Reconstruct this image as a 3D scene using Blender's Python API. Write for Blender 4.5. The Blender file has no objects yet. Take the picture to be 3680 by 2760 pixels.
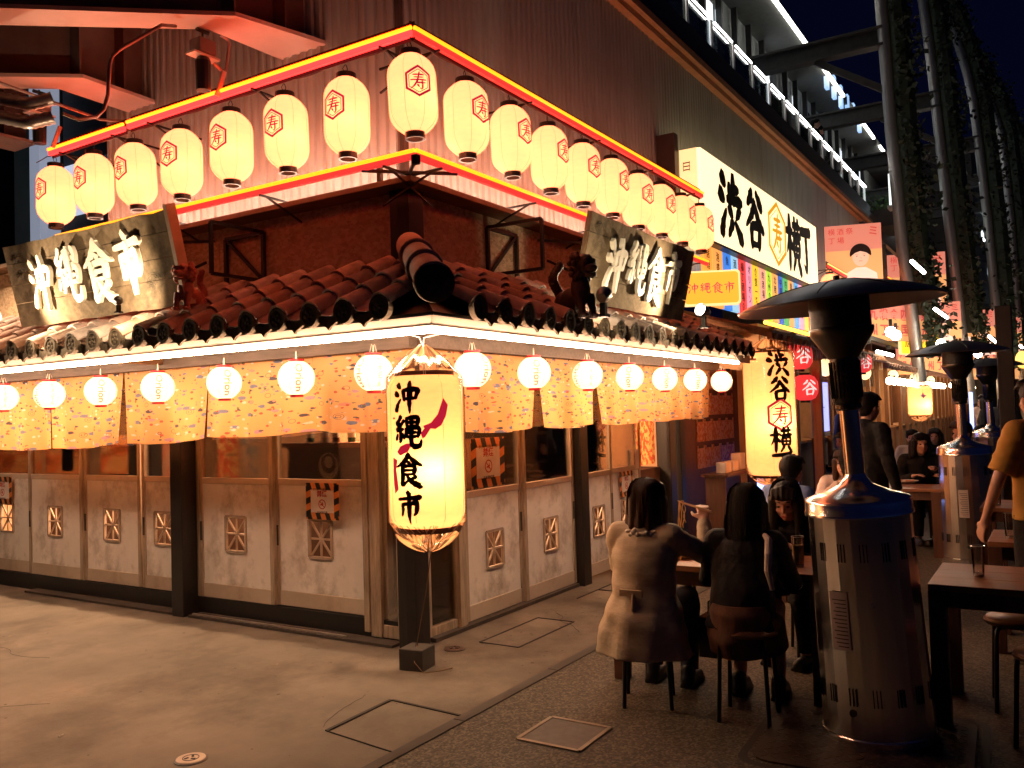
import bpy, bmesh, math, random
from mathutils import Vector as V, Matrix, Euler
random.seed(7)
R_=math.radians; PI=math.pi
S=bpy.context.scene; COL=S.collection
# ---------------------------------------------------------------- camera
cd=bpy.data.cameras.new('camera'); cam=bpy.data.objects.new('camera',cd); COL.objects.link(cam)
cd.sensor_width=36; cd.lens=30.597; cd.clip_start=.05; cd.clip_end=600
RT=Matrix(((0.53286493,-0.01282656,-0.8461031),(-0.84565401,-0.04399512,-0.53191515),(-0.03040177,0.9989494,-0.03429029)))
cam.matrix_world=Matrix.Translation((-4.73762813,-3.83039749,1.6))@RT.to_4x4()
S.camera=cam
# ---------------------------------------------------------------- night sky
W=bpy.data.worlds.new('World'); S.world=W; W.use_nodes=True
nt=W.node_tree; nt.nodes.clear()
sky=nt.nodes.new('ShaderNodeTexSky'); sky.sky_type='NISHITA'; sky.sun_disc=False
sky.sun_elevation=R_(-5.0); sky.sun_rotation=R_(200)
tint=nt.nodes.new('ShaderNodeMix'); tint.data_type='RGBA'; tint.blend_type='MULTIPLY'; tint.inputs[0].default_value=1
tint.inputs[7].default_value=(.22,.42,1.5,1)
bg=nt.nodes.new('ShaderNodeBackground'); bg.inputs[1].default_value=.10
wo=nt.nodes.new('ShaderNodeOutputWorld')
city=nt.nodes.new('ShaderNodeMix'); city.data_type='RGBA'; city.blend_type='ADD'; city.inputs[0].default_value=1; city.inputs[7].default_value=(.006,.009,.050,1)   # city glow on the night air
nt.links.new(sky.outputs[0],tint.inputs[6]); nt.links.new(tint.outputs[2],city.inputs[6]); nt.links.new(city.outputs[2],bg.inputs[0]); nt.links.new(bg.outputs[0],wo.inputs[0])
S.view_settings.view_transform='Standard'; S.view_settings.look='None'
S.view_settings.gamma=1; S.view_settings.use_curve_mapping=False; S.view_settings.exposure=0.6
S.render.engine='CYCLES'
S.cycles.use_denoising=True; S.cycles.max_bounces=6; S.cycles.diffuse_bounces=3; S.cycles.glossy_bounces=4
S.cycles.transparent_max_bounces=16; S.cycles.sample_clamp_indirect=4.0; S.cycles.use_light_tree=True; S.cycles.caustics_reflective=False; S.cycles.caustics_refractive=False

# ---------------------------------------------------------------- materials
def lin(h):
    return tuple(((c/12.92) if c<=.04045 else ((c+.055)/1.055)**2.4) for c in h)
_M={}
def mat(name,col,rough=.6,metal=0.,var=.18,scale=6.,bump=0.,bscale=30.,spec=.5,stretch=None,stain=None,stain_scale=2.,stain_amt=.5,rvar=0,bdist=.01):
    if name in _M: return _M[name]
    m=bpy.data.materials.new(name); _M[name]=m; m.use_nodes=True
    n=m.node_tree.nodes; l=m.node_tree.links; b=n['Principled BSDF']
    b.inputs['Roughness'].default_value=rough; b.inputs['Metallic'].default_value=metal
    b.inputs['Specular IOR Level'].default_value=spec
    tc=n.new('ShaderNodeTexCoord'); mp=n.new('ShaderNodeMapping'); l.new(tc.outputs['Object'],mp.inputs[0])
    if stretch: mp.inputs['Scale'].default_value=stretch
    nz=n.new('ShaderNodeTexNoise'); nz.inputs['Scale'].default_value=scale; nz.inputs['Detail'].default_value=6; nz.inputs['Roughness'].default_value=.65
    l.new(mp.outputs[0],nz.inputs['Vector'])
    cr=n.new('ShaderNodeValToRGB'); cr.color_ramp.elements[0].position=.3; cr.color_ramp.elements[1].position=.7
    cr.color_ramp.elements[0].color=(*[c*(1-var) for c in col],1); cr.color_ramp.elements[1].color=(*[min(1,c*(1+var)) for c in col],1)
    l.new(nz.outputs[0],cr.inputs[0]); out=cr.outputs[0]
    if stain:
        n2=n.new('ShaderNodeTexNoise'); n2.inputs['Scale'].default_value=stain_scale; n2.inputs['Detail'].default_value=8; n2.inputs['Roughness'].default_value=.7
        l.new(mp.outputs[0],n2.inputs['Vector'])
        r2=n.new('ShaderNodeMapRange'); r2.inputs[1].default_value=.48; r2.inputs[2].default_value=.68; r2.inputs[4].default_value=stain_amt
        l.new(n2.outputs[0],r2.inputs[0])
        mx=n.new('ShaderNodeMix'); mx.data_type='RGBA'; l.new(r2.outputs[0],mx.inputs[0]); l.new(out,mx.inputs[6]); mx.inputs[7].default_value=(*stain,1)
        out=mx.outputs[2]
    l.new(out,b.inputs['Base Color'])
    if rvar:
        r3=n.new('ShaderNodeMapRange'); r3.inputs[3].default_value=max(.02,rough-rvar); r3.inputs[4].default_value=rough+rvar; l.new(nz.outputs[0],r3.inputs[0]); l.new(r3.outputs[0],b.inputs['Roughness'])
    if bump:
        n3=n.new('ShaderNodeTexNoise'); n3.inputs['Scale'].default_value=bscale; n3.inputs['Detail'].default_value=4; l.new(mp.outputs[0],n3.inputs['Vector'])
        bm=n.new('ShaderNodeBump'); bm.inputs['Strength'].default_value=bump; bm.inputs['Distance'].default_value=bdist
        l.new(n3.outputs[0],bm.inputs['Height']); l.new(bm.outputs[0],b.inputs['Normal'])
    return m
def emis(name,col,st,base=(.6,.6,.6),trans=0.):
    # lamps of this lane run strongly to red, as in the photograph
    if name in _M: return _M[name]
    m=bpy.data.materials.new(name); _M[name]=m; m.use_nodes=True
    b=m.node_tree.nodes['Principled BSDF']; b.inputs['Base Color'].default_value=(*base,1); b.inputs['Roughness'].default_value=.6
    b.inputs['Emission Color'].default_value=(*col,1); b.inputs['Emission Strength'].default_value=st
    return m
def paper(name,col,st,base):
    """lit paper: glows evenly and lets the bulb inside shine through"""
    if name in _M: return _M[name]
    m=bpy.data.materials.new(name); _M[name]=m; m.use_nodes=True
    n=m.node_tree.nodes; l=m.node_tree.links; n.clear()
    o=n.new('ShaderNodeOutputMaterial'); tr=n.new('ShaderNodeBsdfTranslucent'); df=n.new('ShaderNodeBsdfDiffuse'); mx=n.new('ShaderNodeMixShader'); ad=n.new('ShaderNodeAddShader'); em=n.new('ShaderNodeEmission')
    tc=n.new('ShaderNodeTexCoord'); nz=n.new('ShaderNodeTexNoise'); nz.inputs['Scale'].default_value=14; nz.inputs['Detail'].default_value=5
    mp=n.new('ShaderNodeMapping'); mp.inputs['Scale'].default_value=(1,1,3); l.new(tc.outputs['Object'],mp.inputs[0]); l.new(mp.outputs[0],nz.inputs[0])
    cr=n.new('ShaderNodeValToRGB'); cr.color_ramp.elements[0].position=.3; cr.color_ramp.elements[1].position=.75
    cr.color_ramp.elements[0].color=(*[c*.86 for c in base],1); cr.color_ramp.elements[1].color=(*base,1); l.new(nz.outputs[0],cr.inputs[0])
    l.new(cr.outputs[0],tr.inputs[0]); l.new(cr.outputs[0],df.inputs[0])
    mx.inputs[0].default_value=.5; l.new(tr.outputs[0],mx.inputs[1]); l.new(df.outputs[0],mx.inputs[2])
    em.inputs[0].default_value=(*col,1); em.inputs[1].default_value=st
    l.new(mx.outputs[0],ad.inputs[0]); l.new(em.outputs[0],ad.inputs[1]); l.new(ad.outputs[0],o.inputs[0])
    return m
def glass(name,tint=(1,1,1),refl=.07,rough=.02):
    if name in _M: return _M[name]
    m=bpy.data.materials.new(name); _M[name]=m; m.use_nodes=True
    n=m.node_tree.nodes; l=m.node_tree.links; n.clear()
    o=n.new('ShaderNodeOutputMaterial'); t=n.new('ShaderNodeBsdfTransparent'); g=n.new('ShaderNodeBsdfGlossy'); mx=n.new('ShaderNodeMixShader')
    fr=n.new('ShaderNodeFresnel'); fr.inputs[0].default_value=1.45; ad=n.new('ShaderNodeMath'); ad.operation='MULTIPLY_ADD'; ad.inputs[1].default_value=.9; ad.inputs[2].default_value=refl*.4
    l.new(fr.outputs[0],ad.inputs[0]); l.new(ad.outputs[0],mx.inputs[0])
    t.inputs[0].default_value=(*tint,1); g.inputs['Roughness'].default_value=rough
    l.new(t.outputs[0],mx.inputs[1]); l.new(g.outputs[0],mx.inputs[2]); l.new(mx.outputs[0],o.inputs[0])
    return m

WOODK=mat('dark_stained_wood',(.013,.010,.009),.45,var=.4,scale=5,stretch=(6,6,.6),bump=.15)
WOODG=mat('weathered_grey_wood',(.40,.31,.215),.7,var=.35,scale=5,stretch=(9,9,.8),bump=.25,stain=(.09,.06,.035),stain_amt=.6,stain_scale=3)
WOODB=mat('brown_timber',(.16,.075,.03),.6,var=.35,scale=5,stretch=(1,7,7),bump=.2)
DOORP=mat('limewashed_door_panel',(.80,.74,.66),.75,var=.10,scale=2.5,stain=(.25,.175,.10),stain_amt=.65,stain_scale=3.2,bump=.12,bscale=60)
TERRA=mat('terracotta_tile',(.37,.25,.195),.75,var=.45,scale=7,stain=(.55,.46,.37),stain_amt=.75,stain_scale=2.4,bump=.3,bscale=45)
TERRAD=mat('blackened_terracotta_end',(.085,.065,.045),.95,spec=.1,var=.4,scale=20,bump=.3)
PLASTER=mat('pale_eave_board',(.62,.50,.40),.7,var=.1,scale=3)
BLACKM=mat('black_painted_metal',(.012,.011,.011),.4,var=.3,spec=.4)
BLACKP=mat('black_plastic',(.015,.014,.014),.35,var=.2)
STEEL=mat('polished_stainless_steel',(.90,.88,.85),.20,1.,var=.12,scale=3,stretch=(8,8,.3),rvar=.05)
STEELD=mat('smoked_steel',(.10,.095,.09),.28,1.,var=.3,scale=3,rvar=.08)
CONC=mat('stained_concrete',(.165,.135,.102),.88,var=.30,scale=1.3,stain=(.07,.05,.033),stain_amt=.85,stain_scale=.8,bump=.25,bscale=70)
DARKC=mat('dark_concrete_sill',(.06,.045,.035),.8,var=.3,scale=6,bump=.2)
SKIN=mat('skin',(.55,.30,.20),.5,var=.06,scale=14)
HAIRK=mat('black_hair',(.010,.007,.006),.5,var=.5,scale=30,stretch=(6,6,.5),spec=.22,bump=.3,bscale=90)
HAIRB=mat('brown_hair',(.035,.013,.008),.5,var=.5,scale=30,stretch=(6,6,.5),spec=.25,bump=.3,bscale=90)

# each tile fired a little differently
_n=TERRA.node_tree.nodes; _l=TERRA.node_tree.links; _b=_n['Principled BSDF']; _s=_b.inputs['Base Color'].links[0].from_socket
_oi=_n.new('ShaderNodeObjectInfo'); _hs=_n.new('ShaderNodeHueSaturation'); _mr=_n.new('ShaderNodeMapRange'); _mr.inputs[3].default_value=.62; _mr.inputs[4].default_value=1.35
_m2=_n.new('ShaderNodeMath'); _m2.operation='FRACT'; _m3=_n.new('ShaderNodeMath'); _m3.operation='MULTIPLY'; _m3.inputs[1].default_value=7.3
_l.new(_oi.outputs['Random'],_mr.inputs[0]); _l.new(_mr.outputs[0],_hs.inputs['Value']); _l.new(_oi.outputs['Random'],_m3.inputs[0]); _l.new(_m3.outputs[0],_m2.inputs[0])
_m4=_n.new('ShaderNodeMapRange'); _m4.inputs[3].default_value=.55; _m4.inputs[4].default_value=1.25; _l.new(_m2.outputs[0],_m4.inputs[0]); _l.new(_m4.outputs[0],_hs.inputs['Saturation'])
_l.new(_s,_hs.inputs['Color']); _l.new(_hs.outputs[0],_b.inputs['Base Color'])
# ---------------------------------------------------------------- mesh helpers
class MB:
    def __init__(s): s.v=[]; s.f=[]
    def add(s,vs,fs):
        b=len(s.v); s.v+= [tuple(x) for x in vs]; s.f+=[tuple(i+b for i in f) for f in fs]; return s
    def box(s,x0,x1,y0,y1,z0,z1):
        if x0>x1:x0,x1=x1,x0
        if y0>y1:y0,y1=y1,y0
        if z0>z1:z0,z1=z1,z0
        return s.add([(x0,y0,z0),(x1,y0,z0),(x1,y1,z0),(x0,y1,z0),(x0,y0,z1),(x1,y0,z1),(x1,y1,z1),(x0,y1,z1)],
          [(0,3,2,1),(4,5,6,7),(0,1,5,4),(1,2,6,5),(2,3,7,6),(3,0,4,7)])
    def bar(s,p0,p1,w,h,up=(0,0,1)):
        p0=V(p0);p1=V(p1); d=(p1-p0).normalized(); u=V(up)
        if abs(d.dot(u))>.98: u=V((1,0,0))
        a=d.cross(u).normalized(); b=a.cross(d).normalized()
        vs=[p+a*i*w/2+b*j*h/2 for p in (p0,p1) for i,j in ((-1,-1),(1,-1),(1,1),(-1,1))]
        return s.add(vs,[(3,2,1,0),(4,5,6,7),(0,1,5,4),(1,2,6,5),(2,3,7,6),(3,0,4,7)])
    def tube(s,pts,r,n=10,caps=True):
        pts=[V(p) for p in pts]; m=len(pts)
        if not hasattr(r,'__len__'): r=[r]*m
        vs=[]; prev=None
        for i,p in enumerate(pts):
            d=(pts[min(i+1,m-1)]-pts[max(i-1,0)]).normalized()
            if prev is None:
                a=d.cross(V((0,0,1))); 
                if a.length<.05: a=d.cross(V((1,0,0)))
                a.normalize()
            else:
                a=(prev-d*prev.dot(d)).normalized()
            prev=a; b=d.cross(a)
            vs+=[p+(a*math.cos(2*PI*k/n)+b*math.sin(2*PI*k/n))*r[i] for k in range(n)]
        fs=[(i*n+k,i*n+(k+1)%n,(i+1)*n+(k+1)%n,(i+1)*n+k) for i in range(m-1) for k in range(n)]
        if caps: fs+=[tuple(range(n))[::-1],tuple((m-1)*n+k for k in range(n))]
        return s.add(vs,fs)
    def lathe(s,prof,n=24,c=(0,0,0),caps=True):
        vs=[(c[0]+r*math.cos(2*PI*k/n),c[1]+r*math.sin(2*PI*k/n),c[2]+z) for r,z in prof for k in range(n)]
        m=len(prof)
        fs=[(i*n+k,i*n+(k+1)%n,(i+1)*n+(k+1)%n,(i+1)*n+k) for i in range(m-1) for k in range(n)]
        if caps: fs+=[tuple(range(n))[::-1],tuple((m-1)*n+k for k in range(n))]
        return s.add(vs,fs)
    def ell(s,c,r,n=12,m=8,M=None):
        c=V(c); vs=[]; 
        for i in range(1,m):
            t=PI*i/m
            for k in range(n):
                p=V((r[0]*math.sin(t)*math.cos(2*PI*k/n),r[1]*math.sin(t)*math.sin(2*PI*k/n),r[2]*math.cos(t)))
                vs.append(c+(M@p if M else p))
        top=V((0,0,r[2]));bot=-top
        vs+=[c+(M@top if M else top),c+(M@bot if M else bot)]
        a=len(vs)-2;b=a+1
        fs=[(i*n+k,(i+1)*n+k,(i+1)*n+(k+1)%n,i*n+(k+1)%n) for i in range(m-2) for k in range(n)]
        fs+=[(a,k,(k+1)%n) for k in range(n)]+[(b,(m-2)*n+(k+1)%n,(m-2)*n+k) for k in range(n)]
        return s.add(vs,fs)
    def grid(s,fn,nu,nv):
        vs=[fn(i/nu,j/nv) for j in range(nv+1) for i in range(nu+1)]
        w=nu+1
        return s.add(vs,[(j*w+i,j*w+i+1,(j+1)*w+i+1,(j+1)*w+i) for j in range(nv) for i in range(nu)])
    def prism(s,poly,z0,z1,M=None):
        n=len(poly); vs=[V((x,y,z)) for z in (z0,z1) for x,y in poly]
        if M: vs=[M@v for v in vs]
        return s.add(vs,[tuple(range(n))[::-1],tuple(range(n,2*n))]+[(k,(k+1)%n,n+(k+1)%n,n+k) for k in range(n)])
    def map(s,fn): s.v=[tuple(fn(V(p))) for p in s.v]; return s
    def mesh(s,name='m'):
        me=bpy.data.meshes.new(name); me.from_pydata(s.v,[],s.f); me.update(); return me
    def build(s,name,m,parent=None,smooth=False,bevel=0,label=None,kind=None,solid=0,loc=None):
        me=s.mesh(name); me.materials.append(m)
        if smooth:
            for p in me.polygons: p.use_smooth=True
            try: me.set_sharp_from_angle(angle=R_(50))
            except Exception: pass
        o=bpy.data.objects.new(name,me); COL.objects.link(o)
        if parent is not None: o.parent=parent
        if loc: o.location=loc
        if bevel:
            b=o.modifiers.new('b','BEVEL'); b.width=bevel; b.segments=2; b.limit_method='ANGLE'
        if solid:
            b=o.modifiers.new('s','SOLIDIFY'); b.thickness=solid
        if label: o['label']=label
        if kind: o['kind']=kind
        return o
def tag(o,label,cat,group=None):
    o['label']=label; o['category']=cat
    if group: o['group']=group
    return o
def thing(name,label,cat,loc=(0,0,0),rz=0,group=None,parent=None):
    o=bpy.data.objects.new(name,None); COL.objects.link(o); o.location=loc; o.rotation_euler=(0,0,rz); o.empty_display_size=.1
    return tag(o,label,cat,group)
def struct(name,mb,m): 
    return mb.build(name,m,kind='structure')
def kids(o): return [c for c in bpy.data.objects if c.parent==o]
def dup(root,label=None,loc=None,rz=None,group=None,tree=None):
    tree=tree or {o:[] for o in ()}
    def cp(o,par):
        c=o.copy(); COL.objects.link(c)
        if par: c.parent=par
        for k in o.children: cp(k,c)
        return c
    c=cp(root,None)
    if label: c['label']=label
    if group: c['group']=group
    if loc: c.location=loc
    if rz is not None: c.rotation_euler=(0,0,rz)
    return c
def light(kind,name,loc,energy,col,parent=None,size=.1,target=None,spot=60,blend=.4):
    ld=bpy.data.lights.new(name,kind); ld.energy=energy; ld.color=col
    if kind=='AREA': ld.size=size
    else: ld.shadow_soft_size=size
    if kind=='SPOT': ld.spot_size=R_(spot); ld.spot_blend=blend
    o=bpy.data.objects.new(name,ld); COL.objects.link(o); o.location=loc
    if parent: o.parent=parent
    if target is not None:
        o.rotation_euler=(V(target)-V(loc)).to_track_quat('-Z','Y').to_euler()
    return o
def explode(prefixes):
    # give every loose piece of a simple mesh its own object under the same parent
    for o in list(bpy.data.objects):
        if o.type!='MESH' or not any(o.name.split('.')[0]==p for p in prefixes): continue
        me=o.data; n=len(me.vertices); par=list(range(n))
        def find(a):
            while par[a]!=a: par[a]=par[par[a]]; a=par[a]
            return a
        for e in me.edges:
            a,b=find(e.vertices[0]),find(e.vertices[1])
            if a!=b: par[a]=b
        grp={}
        for p in me.polygons: grp.setdefault(find(p.vertices[0]),[]).append(p)
        if len(grp)<2: continue
        base=o.name.split('.')[0]; sm=me.polygons[0].use_smooth
        for ps in grp.values():
            idx={}; vs=[]; fs=[]
            for p in ps:
                f=[]
                for v in p.vertices:
                    if v not in idx: idx[v]=len(vs); vs.append(tuple(me.vertices[v].co))
                    f.append(idx[v])
                fs.append(f)
            m2=bpy.data.meshes.new(base); m2.from_pydata(vs,[],fs); m2.materials.append(me.materials[0])
            if sm:
                for q in m2.polygons: q.use_smooth=True
            c=o.copy(); c.data=m2; COL.objects.link(c)
        bpy.data.objects.remove(o)
# ---------------------------------------------------------------- writing
GL={
'oki':[[(12,90,9),(25,78,5)],[(4,62,9),(18,54,5)],[(6,6,8),(14,26,6),(28,44,2)],[(38,70,7),(40,54,6),(42,38,5)],[(36,70,6),(62,74,6),(90,72,8),(86,54,6),(82,42,4)],[(42,43,4),(84,46,5)],[(60,99,5),(63,70,9),(61,30,7),(62,-4,2)]],
'nawa':[[(26,96,6),(18,84,5),(8,74,5),(26,72,5)],[(38,84,5),(22,66,5),(8,54,5),(36,58,5)],[(24,56,5),(24,24,6),(18,20,2)],[(12,42,4),(6,26,5)],[(33,44,4),(40,30,5)],[(48,90,5),(50,64,5)],[(47,90,5),(86,92,6),(84,66,5)],[(50,78,4),(84,79,4)],[(50,65,4),(84,67,4)],[(45,58,5),(90,60,6),(86,34,5)],[(46,58,5),(48,34,5)],[(48,47,4),(86,48,4)],[(48,34,4),(86,36,4)],[(66,97,5),(66,60,6),(64,22,6),(72,6,7),(92,8,6),(98,26,2)]],
'shoku':[[(52,100,7),(36,80,7),(18,68,5),(0,60,2)],[(52,98,4),(70,80,8),(100,64,3)],[(44,80,4),(56,72,6)],[(28,62,5),(72,64,7),(70,36,5)],[(30,50,4),(70,51,4)],[(30,37,4),(70,38,4)],[(27,64,7),(28,30,7),(26,6,7),(36,8,5),(52,20,2)],[(78,30,6),(60,20,4)],[(44,34,4),(62,14,7),(92,0,9),(98,2,2)]],
'ichi':[[(44,100,8),(54,88,7)],[(4,76,5),(50,80,6),(96,84,8)],[(22,60,6),(24,40,6),(20,20,3)],[(22,60,5),(56,62,6),(80,64,8),(78,34,6),(68,22,2)],[(50,82,7),(51,40,8),(50,-8,2)]],
'shibu':[[(10,92,9),(24,80,5)],[(2,64,9),(18,56,5)],[(6,4,8),(14,24,6),(28,44,2)],[(60,100,7),(62,62,7)],[(62,80,5),(84,83,6)],[(42,84,6),(43,60,6)],[(32,60,5),(60,62,6),(98,65,7)],[(40,48,7),(52,36,6)],[(88,52,7),(70,36,4)],[(54,28,7),(34,4,4)],[(66,28,5),(96,2,9)]],
'ya':[[(38,98,4),(28,84,8),(10,70,3)],[(60,98,4),(74,86,8),(92,72,6)],[(50,80,7),(36,58,7),(2,32,2)],[(50,80,4),(68,54,8),(100,34,5)],[(30,36,7),(32,2,6)],[(30,36,5),(72,38,7),(70,2,6)],[(30,6,4),(70,8,4)]],
'yoko':[[(0,70,6),(42,74,5)],[(22,98,7),(23,50,8),(21,0,4)],[(22,66,6),(2,30,2)],[(24,62,4),(40,42,7)],[(46,86,5),(96,89,6)],[(58,99,6),(60,70,5)],[(82,99,6),(80,70,5)],[(42,68,5),(100,71,6)],[(50,58,5),(51,30,5)],[(50,58,5),(90,60,6),(88,30,5)],[(50,44,4),(88,45,4)],[(50,31,4),(88,32,4)],[(69,70,5),(69,32,4)],[(58,24,6),(42,2,3)],[(78,24,5),(98,0,8)]],
'cho':[[(2,84,7),(50,87,8),(98,92,9)],[(52,86,8),(57,40,8),(54,8,7),(30,18,1)]],
'kotobuki':[[(16,84,5),(84,87,6)],[(22,69,4),(78,71,5)],[(2,53,5),(98,57,6)],[(56,100,6),(42,50,7),(22,20,6),(0,2,2)],[(30,36,5),(92,40,6)],[(72,50,6),(73,14,6),(66,0,5),(56,8,1)],[(42,26,6),(52,14,6)]],
}
def stroke(mb,st,sc,ox,oy,th,zi,wm=1.0):
    """one brush stroke, swelling and tapering, as a thin solid"""
    P=[V((x,y)) for x,y,w in st]; Wd=[w for *_,w in st]; pts=[];ws=[]
    n=len(P)
    for i in range(n-1):
        p0=P[max(i-1,0)];p1=P[i];p2=P[i+1];p3=P[min(i+2,n-1)]; st_=5 if n>2 else 4
        for k in range(st_):
            t=k/st_
            pts.append(.5*((2*p1)+(-p0+p2)*t+(2*p0-5*p1+4*p2-p3)*t*t+(-p0+3*p1-3*p2+p3)*t**3)); ws.append(Wd[i]*(1-t)+Wd[i+1]*t)
    pts.append(P[-1]); ws.append(Wd[-1])
    m=len(pts); L=[];Rr=[]
    for i,p in enumerate(pts):
        d=(pts[min(i+1,m-1)]-pts[max(i-1,0)]); d.normalize(); nn=V((-d.y,d.x)); w=ws[i]*wm*(1+.12*math.sin(i*2.1+p.x))
        if i==0: p=p-d*w*.55; w*=.62
        if i==m-1: p=p+d*w*.5; w*=.45
        L.append(p+nn*w);Rr.append(p-nn*w)
    vs=[]
    for z in (zi,zi+th):
        vs+=[(ox+q.x*sc,oy+q.y*sc,z) for q in L]+[(ox+q.x*sc,oy+q.y*sc,z) for q in Rr]
    f=[]
    for i in range(m-1):
        f.append((2*m+i,2*m+i+1,3*m+i+1,3*m+i)[::-1]); f.append((i,i+1,m+i+1,m+i))
        f.append((i,i+1,2*m+i+1,2*m+i)); f.append((m+i,3*m+i,3*m+i+1,m+i+1))
    f.append((0,2*m,3*m,m)); f.append((m-1,2*m-1,4*m-1,3*m-1))
    mb.add(vs,f)
def glyph(mb,key,sx,ox,oy,th=.002,wm=1.,dz=.0004,sy=None):
    """brush character in the XY plane, box 0..sx wide from (ox,oy)"""
    t=MB()
    for i,st in enumerate(GL[key]): stroke(t,st,.01,0,0,th,i*dz,wm)
    sy=sy or sx
    t.map(lambda p:V((ox+p.x*sx,oy+p.y*sy,p.z)))
    mb.add(t.v,t.f); return mb
def text(body,size,th=.001,bold=0.,align='CENTER'):
    c=bpy.data.curves.new('t','FONT'); c.body=body; c.size=size; c.resolution_u=2; c.extrude=th/2; c.align_x=align; c.align_y='CENTER'; c.offset=bold*size
    o=bpy.data.objects.new('t',c); COL.objects.link(o)
    dg=bpy.context.evaluated_depsgraph_get(); me=bpy.data.meshes.new_from_object(o.evaluated_get(dg))
    mb=MB(); mb.v=[tuple(v.co+V((0,0,th/2))) for v in me.vertices]; mb.f=[tuple(p.vertices) for p in me.polygons]
    bpy.data.objects.remove(o); bpy.data.meshes.remove(me); bpy.data.curves.remove(c); return mb
def hexring(mb,cx,cy,ro,ri,z,th,sx=1.,n=6):
    """flat ring of a pointed-top hexagon, finely divided so it can be wrapped"""
    def pt(r,t):
        k=int(t*6)%6; f=t*6-int(t*6); a=PI/2+k*PI/3; b=a+PI/3
        return V((cx+sx*r*((1-f)*math.cos(a)+f*math.cos(b)),cy+r*((1-f)*math.sin(a)+f*math.sin(b))))
    N=36; vs=[]
    for zz in (z,z+th):
        for r in (ro,ri): vs+=[(*pt(r,i/N),zz) for i in range(N)]
    f=[]
    for i in range(N):
        j=(i+1)%N; f+=[(2*N+i,2*N+j,3*N+j,3*N+i),(i,N+i,N+j,j),(i,j,2*N+j,2*N+i),(N+i,3*N+i,3*N+j,N+j)]
    mb.add(vs,f)
def wrap(mb,rad,a0=0.,eps=.002):
    """wrap XY artwork round a vertical surface of revolution: rad(z)->radius; x runs round it, y is height"""
    def fn(p):
        r=rad(p.y); r0=max(rad(0),.01); a=a0+p.x/r0
        return V(((r+eps+p.z)*math.cos(a),(r+eps+p.z)*math.sin(a),p.y))
    return mb.map(fn)
def frameM(origin,xdir,ydir):
    x=V(xdir).normalized(); y=V(ydir).normalized(); z=x.cross(y)
    M=Matrix((x,y,z)).transposed().to_4x4(); M.translation=V(origin); return M
LEFTF=lambda x,y,z: frameM((x,y,z),(0,-1,0),(0,0,1))   # artwork facing -x, reading left to right
RIGHTF=lambda x,y,z: frameM((x,y,z),(1,0,0),(0,0,1))   # artwork facing -y
# ================================================================ GROUND
g=MB(); g.add([(-40,-1.12,0),(120,-1.12,0),(120,60,0),(-40,60,0)],[(0,1,2,3)]); struct('concrete_apron',g,CONC)
# exposed aggregate road
def aggregate():
    m=mat('exposed_aggregate',(.05,.04,.028),.75,var=.25,scale=2); n=m.node_tree.nodes; l=m.node_tree.links; b=n['Principled BSDF']
    tc=n.new('ShaderNodeTexCoord'); vo=n.new('ShaderNodeTexVoronoi'); vo.inputs['Scale'].default_value=85; l.new(tc.outputs['Object'],vo.inputs['Vector'])
    hs=n.new('ShaderNodeValToRGB'); e=hs.color_ramp.elements; e[0].color=(.018,.014,.010,1); e[1].color=(.17,.13,.08,1); e[1].position=.95; k=e.new(.45); k.color=(.055,.042,.028,1)
    sp=n.new('ShaderNodeSeparateColor'); l.new(vo.outputs['Color'],sp.inputs[0]); l.new(sp.outputs[0],hs.inputs[0])
    src=b.inputs['Base Color'].links[0].from_socket
    mx=n.new('ShaderNodeMix'); mx.data_type='RGBA'; mx.inputs[0].default_value=.7; l.new(src,mx.inputs[6]); l.new(hs.outputs[0],mx.inputs[7]); l.new(mx.outputs[2],b.inputs['Base Color'])
    bm=n.new('ShaderNodeBump'); bm.inputs['Strength'].default_value=.5; bm.inputs['Distance'].default_value=.004; bm.invert=True; l.new(vo.outputs['Distance'],bm.inputs['Height']); l.new(bm.outputs[0],b.inputs['Normal'])
    return m
AGG=aggregate()
g=MB(); g.add([(-40,-60,0),(120,-60,0),(120,-1.12,0),(-40,-1.12,0)],[(0,1,2,3)]); struct('road',g,AGG)
g=MB()
for i in range(40): g.box(-4+i*1.0,-3.006+i*1.0,-1.125,-1.055,.001,.006)
struct('drain_strip',g,mat('drain_strip_metal',(.035,.03,.025),.5,var=.3))
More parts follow.
